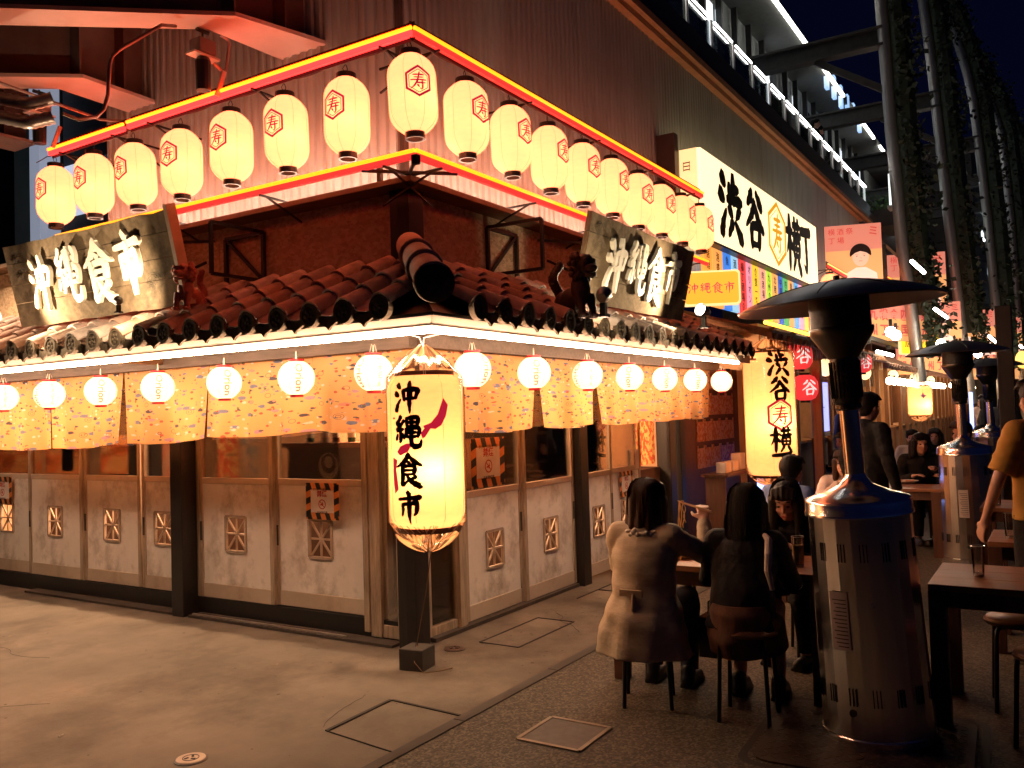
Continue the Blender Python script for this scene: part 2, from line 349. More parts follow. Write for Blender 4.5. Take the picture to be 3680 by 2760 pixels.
# seams and hatch in the concrete (recessed look: dark steel edging laid flush)
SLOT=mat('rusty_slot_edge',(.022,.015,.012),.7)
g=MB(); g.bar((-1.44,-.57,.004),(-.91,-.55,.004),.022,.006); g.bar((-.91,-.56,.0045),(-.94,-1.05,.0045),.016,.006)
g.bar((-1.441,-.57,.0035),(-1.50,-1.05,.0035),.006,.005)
h=g.build('hatch_frame',SLOT); tag(h,'thin dark metal edge of a rectangular floor hatch in the concrete near the drain line','floor hatch')
h['kind']='structure'
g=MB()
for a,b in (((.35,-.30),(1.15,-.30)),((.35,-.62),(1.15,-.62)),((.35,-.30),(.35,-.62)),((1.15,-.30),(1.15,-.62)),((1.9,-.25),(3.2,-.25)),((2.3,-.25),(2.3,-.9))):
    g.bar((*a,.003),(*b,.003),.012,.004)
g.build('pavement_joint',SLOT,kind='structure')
def lid(label,x,y,r,col,cat='manhole cover'):
    t=thing('manhole_cover',label,cat,(x,y,0))
    MB().lathe([(r,0),(r,.004),(r*.93,.006)],32).build('rim',mat('lid_dark_ring',(.07,.05,.04),.5),t)
    MB().lathe([(r*.88,.0065),(r*.86,.009),(0.001,.009)],32,caps=False).build('cap',col,t)
    m=MB(); 
    for a in range(3):
        c=a*2*PI/3; m.bar((r*.15*math.cos(c),r*.15*math.sin(c),.0102),(r*.38*math.cos(c+.6),r*.38*math.sin(c+.6),.0102),.012,.002)
    m.lathe([(r*.5,.0095),(r*.5,.0112),(r*.46,.0112),(r*.46,.0095)],24,caps=False); m.build('marking',SLOT,t); return t
lid('small round pale metal lid set in the concrete in the foreground',-2.02,-.25,.078,mat('pale_lid_metal',(.50,.40,.31),.45,.3))
lid('small round brown drain lid beside the corner post base',.13,-.24,.075,mat('brown_lid_metal',(.12,.07,.05),.5,.3))
t=thing('drain_grate','square grey metal drain cover with pale rim set in the aggregate road','drain cover',(-.91,-1.67,0))
m=MB()
for a,b in (((-.17,-.17),(.17,-.17)),((.17,-.17),(.17,.17)),((.17,.17),(-.17,.17)),((-.17,.17),(-.17,-.17))): m.bar((*a,.004),(*b,.004),.022,.008)
m.build('rim',mat('zinc_rim',(.26,.22,.17),.45,.6,var=.3),t)
MB().box(-.158,.158,-.158,.158,.001,.005).build('plate',mat('grey_plate',(.075,.07,.065),.5,.3,var=.3,scale=20),t)
t=thing('steel_floor_plate','large rounded checker steel plate lying on the road under the nearest patio heater','floor plate',(-.33,-2.99,0),rz=.05)
pl=[]
for cx,cy,a0 in ((.36,.36,0),(-.36,.36,90),(-.36,-.36,180),(.36,-.36,270)):
    for k in range(5): a=R_(a0+k*22.5); pl.append((cx+.09*math.cos(a),cy+.09*math.sin(a)))
MB().prism(pl,.001,.010).build('plate',mat('worn_checker_plate',(.05,.038,.028),.55,.3,var=.35,scale=5,bump=.2),t)
m=MB()
for i in range(-9,10):
    for j in range(-9,10):
        d=.022; x=i*.044;y=j*.044; s=1 if (i+j)%2 else -1; m.bar((x-d*.6,y-s*d*.6,.0105),(x+d*.6,y+s*d*.6,.0105),.006,.003)
o=m.build('checker_ridge',mat('worn_ridge',(.10,.08,.06),.5,.4),t,kind='stuff')
m=MB(); q=[(x*1.13,y*1.13) for x,y in pl]; n=len(pl)
m.add([(x,y,.003) for x,y in q]+[(x*1.05,y*1.05,.003) for x,y in pl],[(k,(k+1)%n,n+(k+1)%n,n+k) for k in range(n)]); m.build('edge_channel',SLOT,t)
# litter
m=MB(); m.grid(lambda u,v:(.09*u-.045,.05*v-.025,.012+.014*math.sin(u*9)*math.cos(v*7+u*3)),8,5)
tag(m.build('crumpled_tissue',mat('white_tissue',(.65,.6,.55),.9),loc=(.82,-2.93,.004)),'crumpled white tissue lying on the road between the near heater and the right table','tissue')
m=MB(); m.tube([(0,0,.004),(.03,.008,.004)],.004,8); tag(m.build('cigarette_butt',mat('white_paper',(.75,.7,.62),.9),loc=(-2.16,.62,.001)),'tiny white cigarette end on the bare concrete at the left','cigarette butt')

# ================================================================ RESTAURANT
B=thing('restaurant_building','corner restaurant with limewashed sliding doors and brown board upper band','building',(0,0,0))
def seg(name,m,mt,**k): return m.build(name,mt,B,**k)
# posts
def post(x,y,w=.155,z1=2.08,z0=0.):
    o=MB().box(-w/2,w/2,-w/2,w/2,z0,z1).build('post',WOODK,B,bevel=.006,loc=(x,y,0)); return o
post(0,0); post(0,2.45,.15); post(2.46,0,.15); post(4.62,0,.17); post(5.02,.02,.14)
MB().box(-.004,.004,-.082,.0,0,2.0).build('post_groove',BLACKM,B,loc=(-.078,.0,0))
# plinth and sills
seg('plinth',MB().box(.075,.2,.1,7,0,.15),BLACKM)
seg('door_sill',MB().box(-.06,.07,.16,2.34,.003,.022).box(-.06,.07,2.56,4.8,.003,.022).box(.2,2.37,-.03,.10,.003,.03),DARKC)
seg('door_track',MB().box(-.035,-.015,.62,2.32,.022,.034),mat('worn_aluminium_rail',(.55,.5,.45),.35,.8,var=.2),bevel=.003)
# sliding doors
def door_frame(W_,z0,z1,ztr):
    f=MB(); s=.045
    f.box(-.018,.018,0,s,z0,z1).box(-.018,.018,W_-s,W_,z0,z1).box(-.0165,.0165,s,W_-s,z1-.05,z1)
    return f
def make_door(W_,z0,z1,ztr,lc,lat=True):
    """door in its own XY: thickness along x, width along +y, outside is -x"""
    d=bpy.data.objects.new('sliding_door',None); COL.objects.link(d); d.parent=B
    door_frame(W_,z0,z1,ztr).build('door_frame',WOODG,d,bevel=.003)
    PR=mat('pale_door_rail',(.56,.46,.35),.7,var=.2,scale=4,stain=(.22,.15,.09),stain_amt=.6,bump=.1)
    MB().box(-.0165,.0165,.045,W_-.045,ztr-.02,ztr+.03).build('middle_rail',PR,d,bevel=.003); MB().box(-.0165,.0165,.045,W_-.045,z0,z0+.115).build('bottom_rail',PR,d,bevel=.003)
    hw,hh=.118,.142; cy=W_/2
    p=MB(); y0,y1,a,b=.045,W_-.045,z0+.115,ztr-.02
    if lat:
        p.box(-.008,.008,y0,cy-hw,a,b).box(-.008,.008,cy+hw,y1,a,b).box(-.008,.008,cy-hw,cy+hw,a,lc-hh).box(-.008,.008,cy-hw,cy+hw,lc+hh,b)
    else: p.box(-.008,.008,y0,y1,a,b)
    p.build('door_panel',DOORP,d)
    if lat:
        r=.013; q=MB()
        for A,C in (((cy-hw,lc-hh),(cy+hw,lc-hh)),((cy-hw,lc+hh),(cy+hw,lc+hh)),((cy-hw,lc-hh),(cy-hw,lc+hh)),((cy+hw,lc-hh),(cy+hw,lc+hh))):
            q.bar((-.011,*A),(-.011,*C),.020,.020)
        for k,(A,C) in enumerate((((cy-hw,lc),(cy+hw,lc)),((cy,lc-hh),(cy,lc+hh)),((cy-hw,lc-hh),(cy+hw,lc+hh)),((cy-hw,lc+hh),(cy+hw,lc-hh)))):
            q.bar((-.006+k*.0022,*A),(-.006+k*.0022,*C),.012,.014)
        q.build('lattice_window',mat('pale_lattice',(.40,.32,.24),.7),d)
    MB().box(-.003,.003,.045,W_-.045,ztr+.03,z1-.05).build('door_glass',glass('door_glass',(1,.97,.93),.12),d)
    MB().box(-.022,-.014,W_-.038,W_-.012,.62,.78).build('door_pull',mat('dark_door_pull',(.03,.022,.018),.5),d)
    return d
Ld=[(.50,1.47,.125),(1.45,2.34,.088),(2.56,3.15,.11),(3.17,4.04,.11),(4.03,4.95,.088),(4.94,5.86,.11),(5.87,6.8,.11)]
for y0,y1,x in Ld:
    if y0==2.56:
        d=make_door(y1-y0+.0,.155,1.98,1.115,.69)
    else: d=make_door(y1-y0,.155,1.98,1.115,.69)
    d.location=(x,y0,0)
for x0,x1,y in ((.66,1.50,.045),(1.49,2.38,.018),(2.56,3.2,.02),(3.19,3.95,.045)):
    d=make_door(x1-x0,.035,1.98,.985,.535); d.rotation_euler=(0,0,-PI/2); d.location=(x0,y,0); d.scale=(-1,1,1) if False else (1,1,1)
    # local +y -> world +x ; local -x -> world ... keep outside towards -y
    d.rotation_euler=(0,0,-PI/2); d.scale=(1,1,1)
    d.matrix_world=Matrix(((0,1,0,x0),(1,0,0,y),(0,0,1,0),(0,0,0,1)))
# corner frames beside the corner post (glazed side lights)
seg('corner_jamb',MB().box(.05,.135,.34,.44,.03,1.98).box(.04,.12,.445,.495,.06,1.98).box(.55,.62,.0,.10,.01,1.98).box(.625,.655,.01,.09,.02,1.98).box(.05,.12,.14,.19,.03,1.98).box(.19,.24,.03,.1,.01,1.98)
    .box(.06,.11,.19,.34,.03,.12).box(.24,.55,.03,.08,.01,.09),WOODG,bevel=.004)
MB().box(.08,.086,.19,.34,.12,1.98).build('side_glass',glass('door_glass'),B); MB().box(.24,.55,.055,.061,.09,1.98).build('side_glass',glass('door_glass'),B)
seg('inner_cabinet',MB().box(.42,.62,.7,5.9,.05,1.02).box(.7,3.9,.42,.62,.05,.92),mat('dark_cabinet',(.07,.035,.02),.6,var=.4,scale=3))  # added boxes blocking the interior brightness behind the lattice windows
seg('door_jamb',MB().box(.085,.12,2.342,2.558,.15,1.98),WOODG)
rnd=random.Random(12)
BC=[mat('green_bottle',(.02,.09,.04),.1),mat('amber_bottle',(.16,.06,.015),.1),mat('clear_bottle',(.35,.33,.28),.1),mat('white_label_bottle',(.6,.55,.45),.3)]
def bottle(label,x,y,z,m_,h=.26,g='bottles inside the restaurant'):
    t=thing('bottle',label,'bottle',(x,y,z),group=g)
    MB().lathe([(.001,0),(.034,0),(.036,.01),(.036,h*.55),(.014,h*.75),(.013,h)],12).build('bottle_glass',m_,t,smooth=True)
    MB().lathe([(.0368,h*.15),(.0368,h*.45)],12,caps=False).build('bottle_label',BC[3],t); return t
for k in range(7): bottle('%s dark bottle along the bar counter behind the crescent emblem'%['first','second','third','fourth','fifth','sixth','last'][k],.9+rnd.uniform(-.06,.06),.82+k*.17,1.402,BC[k%3])
# gum spots and small cracks on the concrete
m=MB()
for k in range(160):
    x=rnd.uniform(-3.6,2.5); y=rnd.uniform(-1.0,4.2) if x<-.15 else rnd.uniform(-1.0,-.2); r=rnd.uniform(.004,.014)
    if x>-.15 and y>-.15: continue
    m.add([(x+r*math.cos(a*1.047)*rnd.uniform(.7,1.2),y+r*math.sin(a*1.047)*rnd.uniform(.7,1.2),.0012) for a in range(6)],[tuple(range(6))])
m.build('gum_spot',mat('old_gum',(.06,.045,.035),.8),kind='stuff')
m=MB()
for (x,y,a,n_) in ((-2.6,1.6,.4,16),(-1.3,2.2,2.2,12),(-2.9,.1,1.2,14),(-.9,-.35,3.6,9),(.9,-.8,.3,12)):
    p=V((x,y,.0016))
    for k in range(n_):
        a+=rnd.uniform(-.5,.5); q=p+V((math.cos(a)*.06,math.sin(a)*.06,0)); m.bar(p,q,.0022,.001); p=q
m.build('crack',mat('crack_dark',(.02,.015,.012),.9),kind='stuff')
for k,(x,y) in enumerate(((-1.9,2.4),(-2.4,1.0),(-.7,.6),(-1.1,3.1))):
    tag(MB().grid(lambda u,v:(.03*u-.015,.02*v*(1-abs(u-.5)),.002+.004*math.sin(u*5+k)),5,3).build('fallen_scrap',mat('paper_scrap',(.3,.22,.14),.9),loc=(x,y,.001)),['tiny scrap of litter on the concrete left of centre','tiny scrap of litter out in the open concrete','tiny scrap of litter near the door track','tiny scrap of litter in the bright patch at the left'][k],'litter')
# header boards over the doors, eave soffit, beams
seg('header_board',MB().box(.02,.16,.08,7,1.98,2.12).box(.08,5.2,.02,.16,1.98,2.12),WOODB)
seg('eave_soffit',MB().add([(-.9,-.9,2.13),(-.9,7,2.13),(.1,7,2.13),(.1,.1,2.13),(5.2,.1,2.13),(5.2,-.9,2.13)],[(0,1,2,3),(0,3,4,5)]),PLASTER,solid=.02)
seg('eave_beam',MB().box(-.5,-.42,-.42,7,2.03,2.115).box(-.42,5.1,-.5,-.42,2.03,2.115),mat('grey_eave_beam',(.12,.09,.07),.7,var=.3,stretch=(6,.6,6)))
seg('eave_fascia',MB().box(-.905,-.885,-.905,7,2.085,2.205).box(-.885,4.95,-.905,-.885,2.085,2.205),PLASTER)
seg('rafter',MB().box(-.84,-.5,2.0,2.05,2.06,2.11),WOODB)
# oriented strand board band: separate boards
def osb():
    m=mat('oriented_strand_board',(.42,.30,.18),.75,var=.2,scale=3,bump=.2,bscale=60); n=m.node_tree.nodes; l=m.node_tree.links; b=n['Principled BSDF']
    tc=n.new('ShaderNodeTexCoord'); mp=n.new('ShaderNodeMapping'); mp.inputs['Scale'].default_value=(1,1,1.7); l.new(tc.outputs['Object'],mp.inputs[0])
    nz=n.new('ShaderNodeTexNoise'); nz.inputs['Scale'].default_value=6; l.new(mp.outputs[0],nz.inputs[0])
    mxv=n.new('ShaderNodeMix'); mxv.data_type='VECTOR'; mxv.inputs[0].default_value=.08; l.new(mp.outputs[0],mxv.inputs[4]); l.new(nz.outputs['Color'],mxv.inputs[5])
    vo=n.new('ShaderNodeTexVoronoi'); vo.inputs['Scale'].default_value=34; l.new(mxv.outputs[1],vo.inputs['Vector'])
    sp=n.new('ShaderNodeSeparateColor'); l.new(vo.outputs['Color'],sp.inputs[0])
    cr=n.new('ShaderNodeValToRGB'); e=cr.color_ramp.elements; e[0].color=(.22,.15,.09,1); e[1].color=(.62,.48,.32,1); l.new(sp.outputs[1],cr.inputs[0])
    src=b.inputs['Base Color'].links[0].from_socket; mx=n.new('ShaderNodeMix'); mx.data_type='RGBA'; mx.inputs[0].default_value=.55; l.new(src,mx.inputs[6]); l.new(cr.outputs[0],mx.inputs[7]); l.new(mx.outputs[2],b.inputs['Base Color'])
    return m
OSB=osb()
for a,b in ((-.06,1.75),(1.754,3.57),(3.574,5.39)): MB().box(-.15,-.12,a,b,2.62,3.13).build('wall_board',OSB,B)
for a,b in ((-.06,1.75),(1.754,3.57),(3.574,4.75)): MB().box(a,b,-.15,-.12,2.62,3.13).build('wall_board',OSB,B)
seg('corner_channel',MB().box(-.21,-.15,-.21,-.12,2.6,3.13).box(-.21,-.19,-.119,-.05,2.6,3.13).box(-.149,-.05,-.21,-.19,2.6,3.13),BLACKM)
seg('ledge_board',MB().box(-.33,0,-.33,5.4,3.132,3.172).box(0.001,4.75,-.33,-.0,3.132,3.172),mat('brown_ledge_board',(.12,.065,.035),.6,var=.3),bevel=.004)
# flashing strip above the tiles with small mortar clips
seg('flashing',MB().box(-.235,-.152,-.235,5.4,2.60,2.655).box(-.30,-.236,-.30,5.4,2.555,2.60).box(-.152,4.75,-.235,-.152,2.60,2.655).box(-.236,4.75,-.30,-.236,2.555,2.60),mat('dark_flashing',(.07,.05,.035),.6,var=.3))
CL=mat('white_mortar_clip',(.5,.45,.38),.8); clip=MB().box(-.012,.012,-.016,.016,-.022,.022).mesh('clip'); clip.materials.append(CL)
for i in range(34):
    y=-.15+i*.16; r=i%2
    o=bpy.data.objects.new('mortar_clip',clip); COL.objects.link(o); o.parent=B; o.location=(-.305 if r else -.24,y,2.575 if r else 2.632)
for i in range(28):
    y=.0+i*.16; r=i%2
    o=bpy.data.objects.new('mortar_clip',clip); COL.objects.link(o); o.parent=B; o.location=(y,-.305 if r else -.24,2.575 if r else 2.632); o.rotation_euler=(0,0,PI/2)
# interior
IW=mat('warm_interior_wall',(.50,.30,.16),.7,var=.3,scale=2,stretch=(3,3,.5))
seg('interior_wall',MB().box(3.2,3.3,3.2,7,0,2.6).box(3.2,7.2,3.2,3.3,0,2.6).box(.1,3.2,7,7.1,0,2.6),IW)
seg('interior_ceiling',MB().box(.16,7.2,.16,7,2.5,2.55),mat('interior_ceiling_board',(.3,.2,.12),.8))
seg('interior_floor',MB().box(.2,7.2,.2,7,.02,.05),mat('interior_floor_board',(.10,.06,.04),.6))
seg('upper_slab',MB().box(-.12,7.3,-.12,7.2,2.56,2.6),BLACKM)
# bar counter with round crescent emblem
t=thing('bar_counter','dark bar counter with a pale crescent emblem behind the glass','counter',(0,0,0))
MB().box(.75,1.1,.7,2.0,.05,1.36).build('counter_body',mat('dark_counter',(.035,.02,.014),.5,var=.3),t)
MB().box(.70,1.15,.66,2.04,1.36,1.40).build('counter_top',WOODB,t)
m=MB(); N=40
ring=lambda r,cx,cz:[(.742,cx+r*math.cos(2*PI*k/N),cz+r*math.sin(2*PI*k/N)) for k in range(N)]
o1=ring(.115,1.5,1.2);i1=ring(.085,1.5,1.222); m.add(o1+i1,[(k,(k+1)%N,N+(k+1)%N,N+k) for k in range(N)])
m.add([(.742,1.5+.05*math.cos(2*PI*k/N),1.235+.052*math.sin(2*PI*k/N)) for k in range(N)],[tuple(range(N))]); m.build('crescent_emblem',mat('cream_print',(.75,.62,.42),.6),t)
# interior lamps
for k,(x,y,z) in enumerate(((1.5,1.2,2.2),(1.15,2.9,2.2),(1.15,4.4,2.2),(3.0,1.2,2.2))):
    t=thing('ceiling_lamp',['round warm ceiling lamp inside, behind the corner doors','round warm ceiling lamp inside, behind the second left bay','round warm ceiling lamp inside, at the far left bay','round warm ceiling lamp inside, behind the right-hand facade'][k],'lamp',(x,y,z),group='warm lamps inside the restaurant')
    MB().ell((0,0,0),(.09,.09,.09),16,10).build('globe',emis('warm_globe',(1,.5,.2),30),t,smooth=True)
    MB().tube([(0,0,.08),(0,0,.3)],.006,6).build('cord',BLACKM,t); light('POINT','lamp_light',(0,0,-.13),300,(1,.52,.27),t,size=.35)
# goods, posters inside
def pmat(name,c1,c2,sc=9,thr=.5):
    """printed paper"""
    if name in _M: return _M[name]
    m=bpy.data.materials.new(name); _M[name]=m; m.use_nodes=True; n=m.node_tree.nodes; l=m.node_tree.links; b=n['Principled BSDF']; b.inputs['Roughness'].default_value=.5
    tc=n.new('ShaderNodeTexCoord'); nz=n.new('ShaderNodeTexNoise'); nz.inputs['Scale'].default_value=sc; nz.inputs['Detail'].default_value=3; l.new(tc.outputs['Object'],nz.inputs[0])
    cr=n.new('ShaderNodeValToRGB'); e=cr.color_ramp.elements; e[0].position=thr-.03;e[1].position=thr+.03; e[0].color=(*c1,1); e[1].color=(*c2,1); l.new(nz.outputs[0],cr.inputs[0]); l.new(cr.outputs[0],b.inputs['Base Color'])
    tr=n.new('ShaderNodeBsdfTranslucent'); l.new(cr.outputs[0],tr.inputs[0]); ms=n.new('ShaderNodeMixShader'); ms.inputs[0].default_value=.5; o=[x for x in n if x.type=='OUTPUT_MATERIAL'][0]; l.new(b.outputs[0],ms.inputs[1]); l.new(tr.outputs[0],ms.inputs[2]); l.new(ms.outputs[0],o.inputs[0]); return m
def poster(label,M,w,h,m,lines=(),cat='poster',tc=(.25,.02,.02),name='poster'):
    t=thing(name,label,cat); t.matrix_world=M
    MB().add([(-w/2,-h/2,.002),(w/2,-h/2,.002),(w/2,h/2,.002),(-w/2,h/2,.002)],[(0,1,2,3)]).build('sheet',m,t)
    if lines:
        q=MB()
        for s,x,y,sz in lines:
            a=text(s,sz,.001,.01); a.map(lambda p:p+V((x,y,.0035))); q.add(a.v,a.f)
        q.build('lettering',mat('print_%d'%int(tc[0]*1000+tc[1]*100),tc,.6),t)
    return t
OR1=pmat('orange_red_poster',(.75,.20,.06),(.80,.42,.16),5); OR2=pmat('orange_photo_poster',(.70,.12,.05),(.85,.55,.2),16); PK=pmat('salmon_poster',(.75,.32,.2),(.8,.5,.35),4)
poster('orange poster with dark lettering inside the far left window',LEFTF(.2,5.35,1.33),.8,.36,OR1,(('ポン酒。',.1,.06,.11),('買っていこう',-.05,-.1,.09)))
poster('orange poster cut by a door frame, second window from the left',LEFTF(.2,4.5,1.33),.75,.36,OR1,(('ニッポン酒',-.2,.05,.09),('買ってい',-.2,-.07,.09),('このを',.25,.0,.1)))
poster('orange poster with white edge, third window from the left',LEFTF(.2,3.72,1.33),.42,.36,OR1,(('ていこう',0,.02,.11),))
poster('dark green leaflet in a white frame taped over the orange poster in the left window',LEFTF(.192,4.47,1.31),.2,.28,mat('dark_green_leaflet',(.03,.06,.045),.5,var=.4,scale=30),name='leaflet')
poster('red and gold food poster with a black caption behind the glass',LEFTF(.2,2.13,1.36),.26,.5,OR2,(('センチョ良品市!',0,-.03,.035),),tc=(.02,.02,.02))
poster('tall faded picture poster with a white figure in the window right of the second post',LEFTF(.2,1.86,1.4),.2,.5,pmat('faded_picture',(.55,.35,.22),(.25,.25,.22),12),())
poster('salmon sheet with brown lines behind glass left of the second post',LEFTF(.2,2.82,1.42),.36,.6,PK)
poster('small white price list hanging inside near the corner',LEFTF(.9,1.0,1.62),.2,.34,pmat('price_list',(.7,.55,.38),(.2,.1,.06),40,.6))
poster('yellow sheet above the bar counter',LEFTF(1.3,1.75,1.65),.3,.3,mat('yellow_sheet',(.8,.55,.15),.6))
# no-smoking notices with hazard border
def hazard(label,M,s=1.):
    t=thing('no_smoking_notice',label,'notice',group='no smoking notices with hazard borders'); t.matrix_world=M
    w,h=.34*s,.275*s
    MB().box(-w/2,w/2,-h/2,h/2,0,.002).build('orange_board',mat('hazard_orange',(.75,.27,.07),.55),t)
    m=MB(); b=.050*s; st=.058*s
    def para(x0,x1,y0,y1,hor):
        if hor: m.add([(x0,y0,.0028),(x1,y0,.0028),(x1-.02*s,y1,.0028),(x0-.02*s,y1,.0028)],[(0,1,2,3)])
        else: m.add([(x0,y0,.0028),(x1,y0+.02*s,.0028),(x1,y1+.02*s,.0028),(x0,y1,.0028)],[(0,1,2,3)])
    for k in range(4):
        x=-w/2+.02*s+k*st*1.65+.0
        para(x,min(x+st*.8,w/2),h/2-b,h/2,True); para(x,min(x+st*.8,w/2),-h/2,-h/2+b,True)
    for k in range(3):
        y=-h/2+.012*s+k*st*1.65; y2=min(y+st*.8,h/2-.02*s)
        para(-w/2,-w/2+b,y,y2,False); para(w/2-b,w/2,y,y2,False)
    m.build('black_stripe',mat('hazard_black',(.012,.012,.012),.5),t)
    MB().box(-w/2+b*1.05,w/2-b*1.05,-h/2+b*1.05,h/2-b*1.05,.003,.0045).build('white_sheet',mat('white_notice_paper',(.72,.66,.6),.7),t)
    a=text('歩行者・自転車天国',.021*s,.0006); a.map(lambda p:p+V((0,.088*s,.005))); 
    a2=text('禁煙',.052*s,.0006,.02); a2.map(lambda p:p+V((0,.053*s,.005)))
    a3=text('日本禁煙帯',.022*s,.0006,.01); a3.map(lambda p:p+V((0,-.086*s,.005)))
    a2.build('heading',mat('notice_red',(.45,.04,.03),.6),t); q=MB(); q.add(a.v,a.f); q.add(a3.v,a3.f); q.build('small_print',mat('notice_black',(.03,.02,.02),.6),t)
    m=MB(); hexring(m,0,-.022*s,.036*s,.029*s,.0048,.0006,1,6)
    m=MB().lathe([(.037*s,.0048),(.037*s,.0055),(.030*s,.0055),(.030*s,.0048)],28,(0,-.022*s,0),caps=False)
    m.bar((-.022*s,-.002*s,.0053),(.022*s,-.044*s,.0053),.006*s,.0008); m.bar((-.02*s,-.028*s,.0058),(.014*s,-.018*s,.0058),.009*s,.0008); m.bar((.0,-.035*s,.0061),(.006*s,-.004*s,.0061),.006*s,.0008)
    m.build('pictogram',mat('notice_red',(.4,.05,.03),.6),t); return t
hazard('no smoking notice hung on the pale door panel left of the corner, above its lattice',LEFTF(.062,.905,.985),1.0)
hazard('no smoking notice at the left edge of the picture, above a lattice',LEFTF(.062,5.41,.975),1.0)
hazard('wide no smoking notice behind the glass just right of the corner lantern',RIGHTF(.98,.010,1.225),1.40)
hazard('small no smoking notice on the pale panel behind the seated women',RIGHTF(3.55,.018,.84),.95)
poster('small blue screen print in a white frame taped inside the right-hand door glass',RIGHTF(1.88,.04,1.30),.22,.28,mat('white_frame_card',(.6,.55,.5),.6),name='leaflet')
MB().box(1.80,1.96,.034,.037,1.19,1.41).build('blue_print',mat('blue_grey_print',(.08,.14,.18),.4,var=.5,scale=12),B)
poster('pale orange sheet behind glass right of the second facade post',RIGHTF(3.45,.09,1.35),.55,.62,pmat('dull_orange_sheet',(.62,.33,.13),(.5,.24,.09),3))
poster('small white card stuck low on the orange sheet',RIGHTF(3.8,.0,1.08),.09,.2,mat('white_notice_paper',(.72,.66,.6),.7),name='card')
# menu wall right of the dark posts
seg('menu_wall',MB().box(5.12,7.3,.0,.1,0,2.12),mat('dark_red_brown_wall',(.10,.04,.025),.6,var=.3))
seg('end_wall',MB().box(4.0,4.5,.3,.35,.0,2.1).box(4.0,4.55,.05,.3,.0,.95),mat('dark_red_brown_wall',(.10,.04,.025),.6))
MP=pmat('food_photo',(.62,.25,.13),(.75,.5,.36),22); MP2=pmat('violet_food_photo',(.35,.18,.5),(.6,.5,.75),18)
t=thing('menu_board','wall board of small food photographs on the wall behind the tall lantern','menu board',(5.6,-.005,0))
for r in range(4):
    for c in range(5):
        MB().box(c*.29,c*.29+.26,-.012,0,.85+r*.33,1.13+r*.33).build('menu_photo',MP2 if (r==0 and c>2) else MP,t)
        MB().box(c*.29+.02,c*.29+.2,-.014,-.0125,1.1+r*.33,1.135+r*.33).build('caption_strip',mat('dark_caption',(.05,.03,.02),.6),t)
poster('orange and red picture poster between the posts on the right-hand facade',RIGHTF(4.1,.03,1.35),.5,.7,OR2)
# ================================================================ TILED EAVE
T=thing('tiled_canopy','curved red terracotta tile canopy wrapping the restaurant corner','tiled roof',(0,0,0))
Ztop,Zed,Xt,Xe=2.60,2.19,-.24,-1.0
SL=math.hypot(Xe-Xt,Ztop-Zed); ang=math.atan2(Ztop-Zed,Xt-Xe)
def halfpipe(L_,r0,r1,th,up=True,n=8):
    """shell running along +x (downhill), r0 at the uphill end"""
    m=MB(); vs=[]
    for x,r in ((0,r0),(L_,r1)):
        for rr in (r,r-th):
            for k in range(n+1):
                a=PI*k/n if up else -PI*k/n
                vs.append((x,rr*math.cos(a),rr*math.sin(a)))
    w=n+1; f=[]
    for k in range(n):
        f+=[(k,k+1,2*w+k+1,2*w+k),(w+k,3*w+k,3*w+k+1,w+k+1),(2*w+k,2*w+k+1,3*w+k+1,3*w+k),(k,w+k,w+k+1,k+1)]
    f+=[(0,2*w,3*w,w),(n,w+n,3*w+n,2*w+n)]
    m.add(vs,f); return m
capm=halfpipe(.25,.060,.072,.012).mesh('cap_tile'); capm.materials.append(TERRA)
panm=halfpipe(.25,.085,.095,.01,up=False,n=6); panm.map(lambda p:V((p.x,p.y,p.z*.5))); panm=panm.mesh('pan_tile'); panm.materials.append(TERRA)
for me in (capm,panm):
    for p in me.polygons: p.use_smooth=True
    me.set_sharp_from_angle(angle=R_(40))
endm=MB().lathe([(.001,.012),(.05,.012),(.055,.018),(.072,.018),(.074,-.02),(.066,-.02)],20,caps=False)
for a in range(5): endm.ell((.028*math.cos(a*1.257),.028*math.sin(a*1.257),.013),(.013,.013,.006),8,4)
endm.ell((0,0,.013),(.011,.011,.006),8,4); endm=endm.mesh('end_disc'); endm.materials.append(TERRAD)
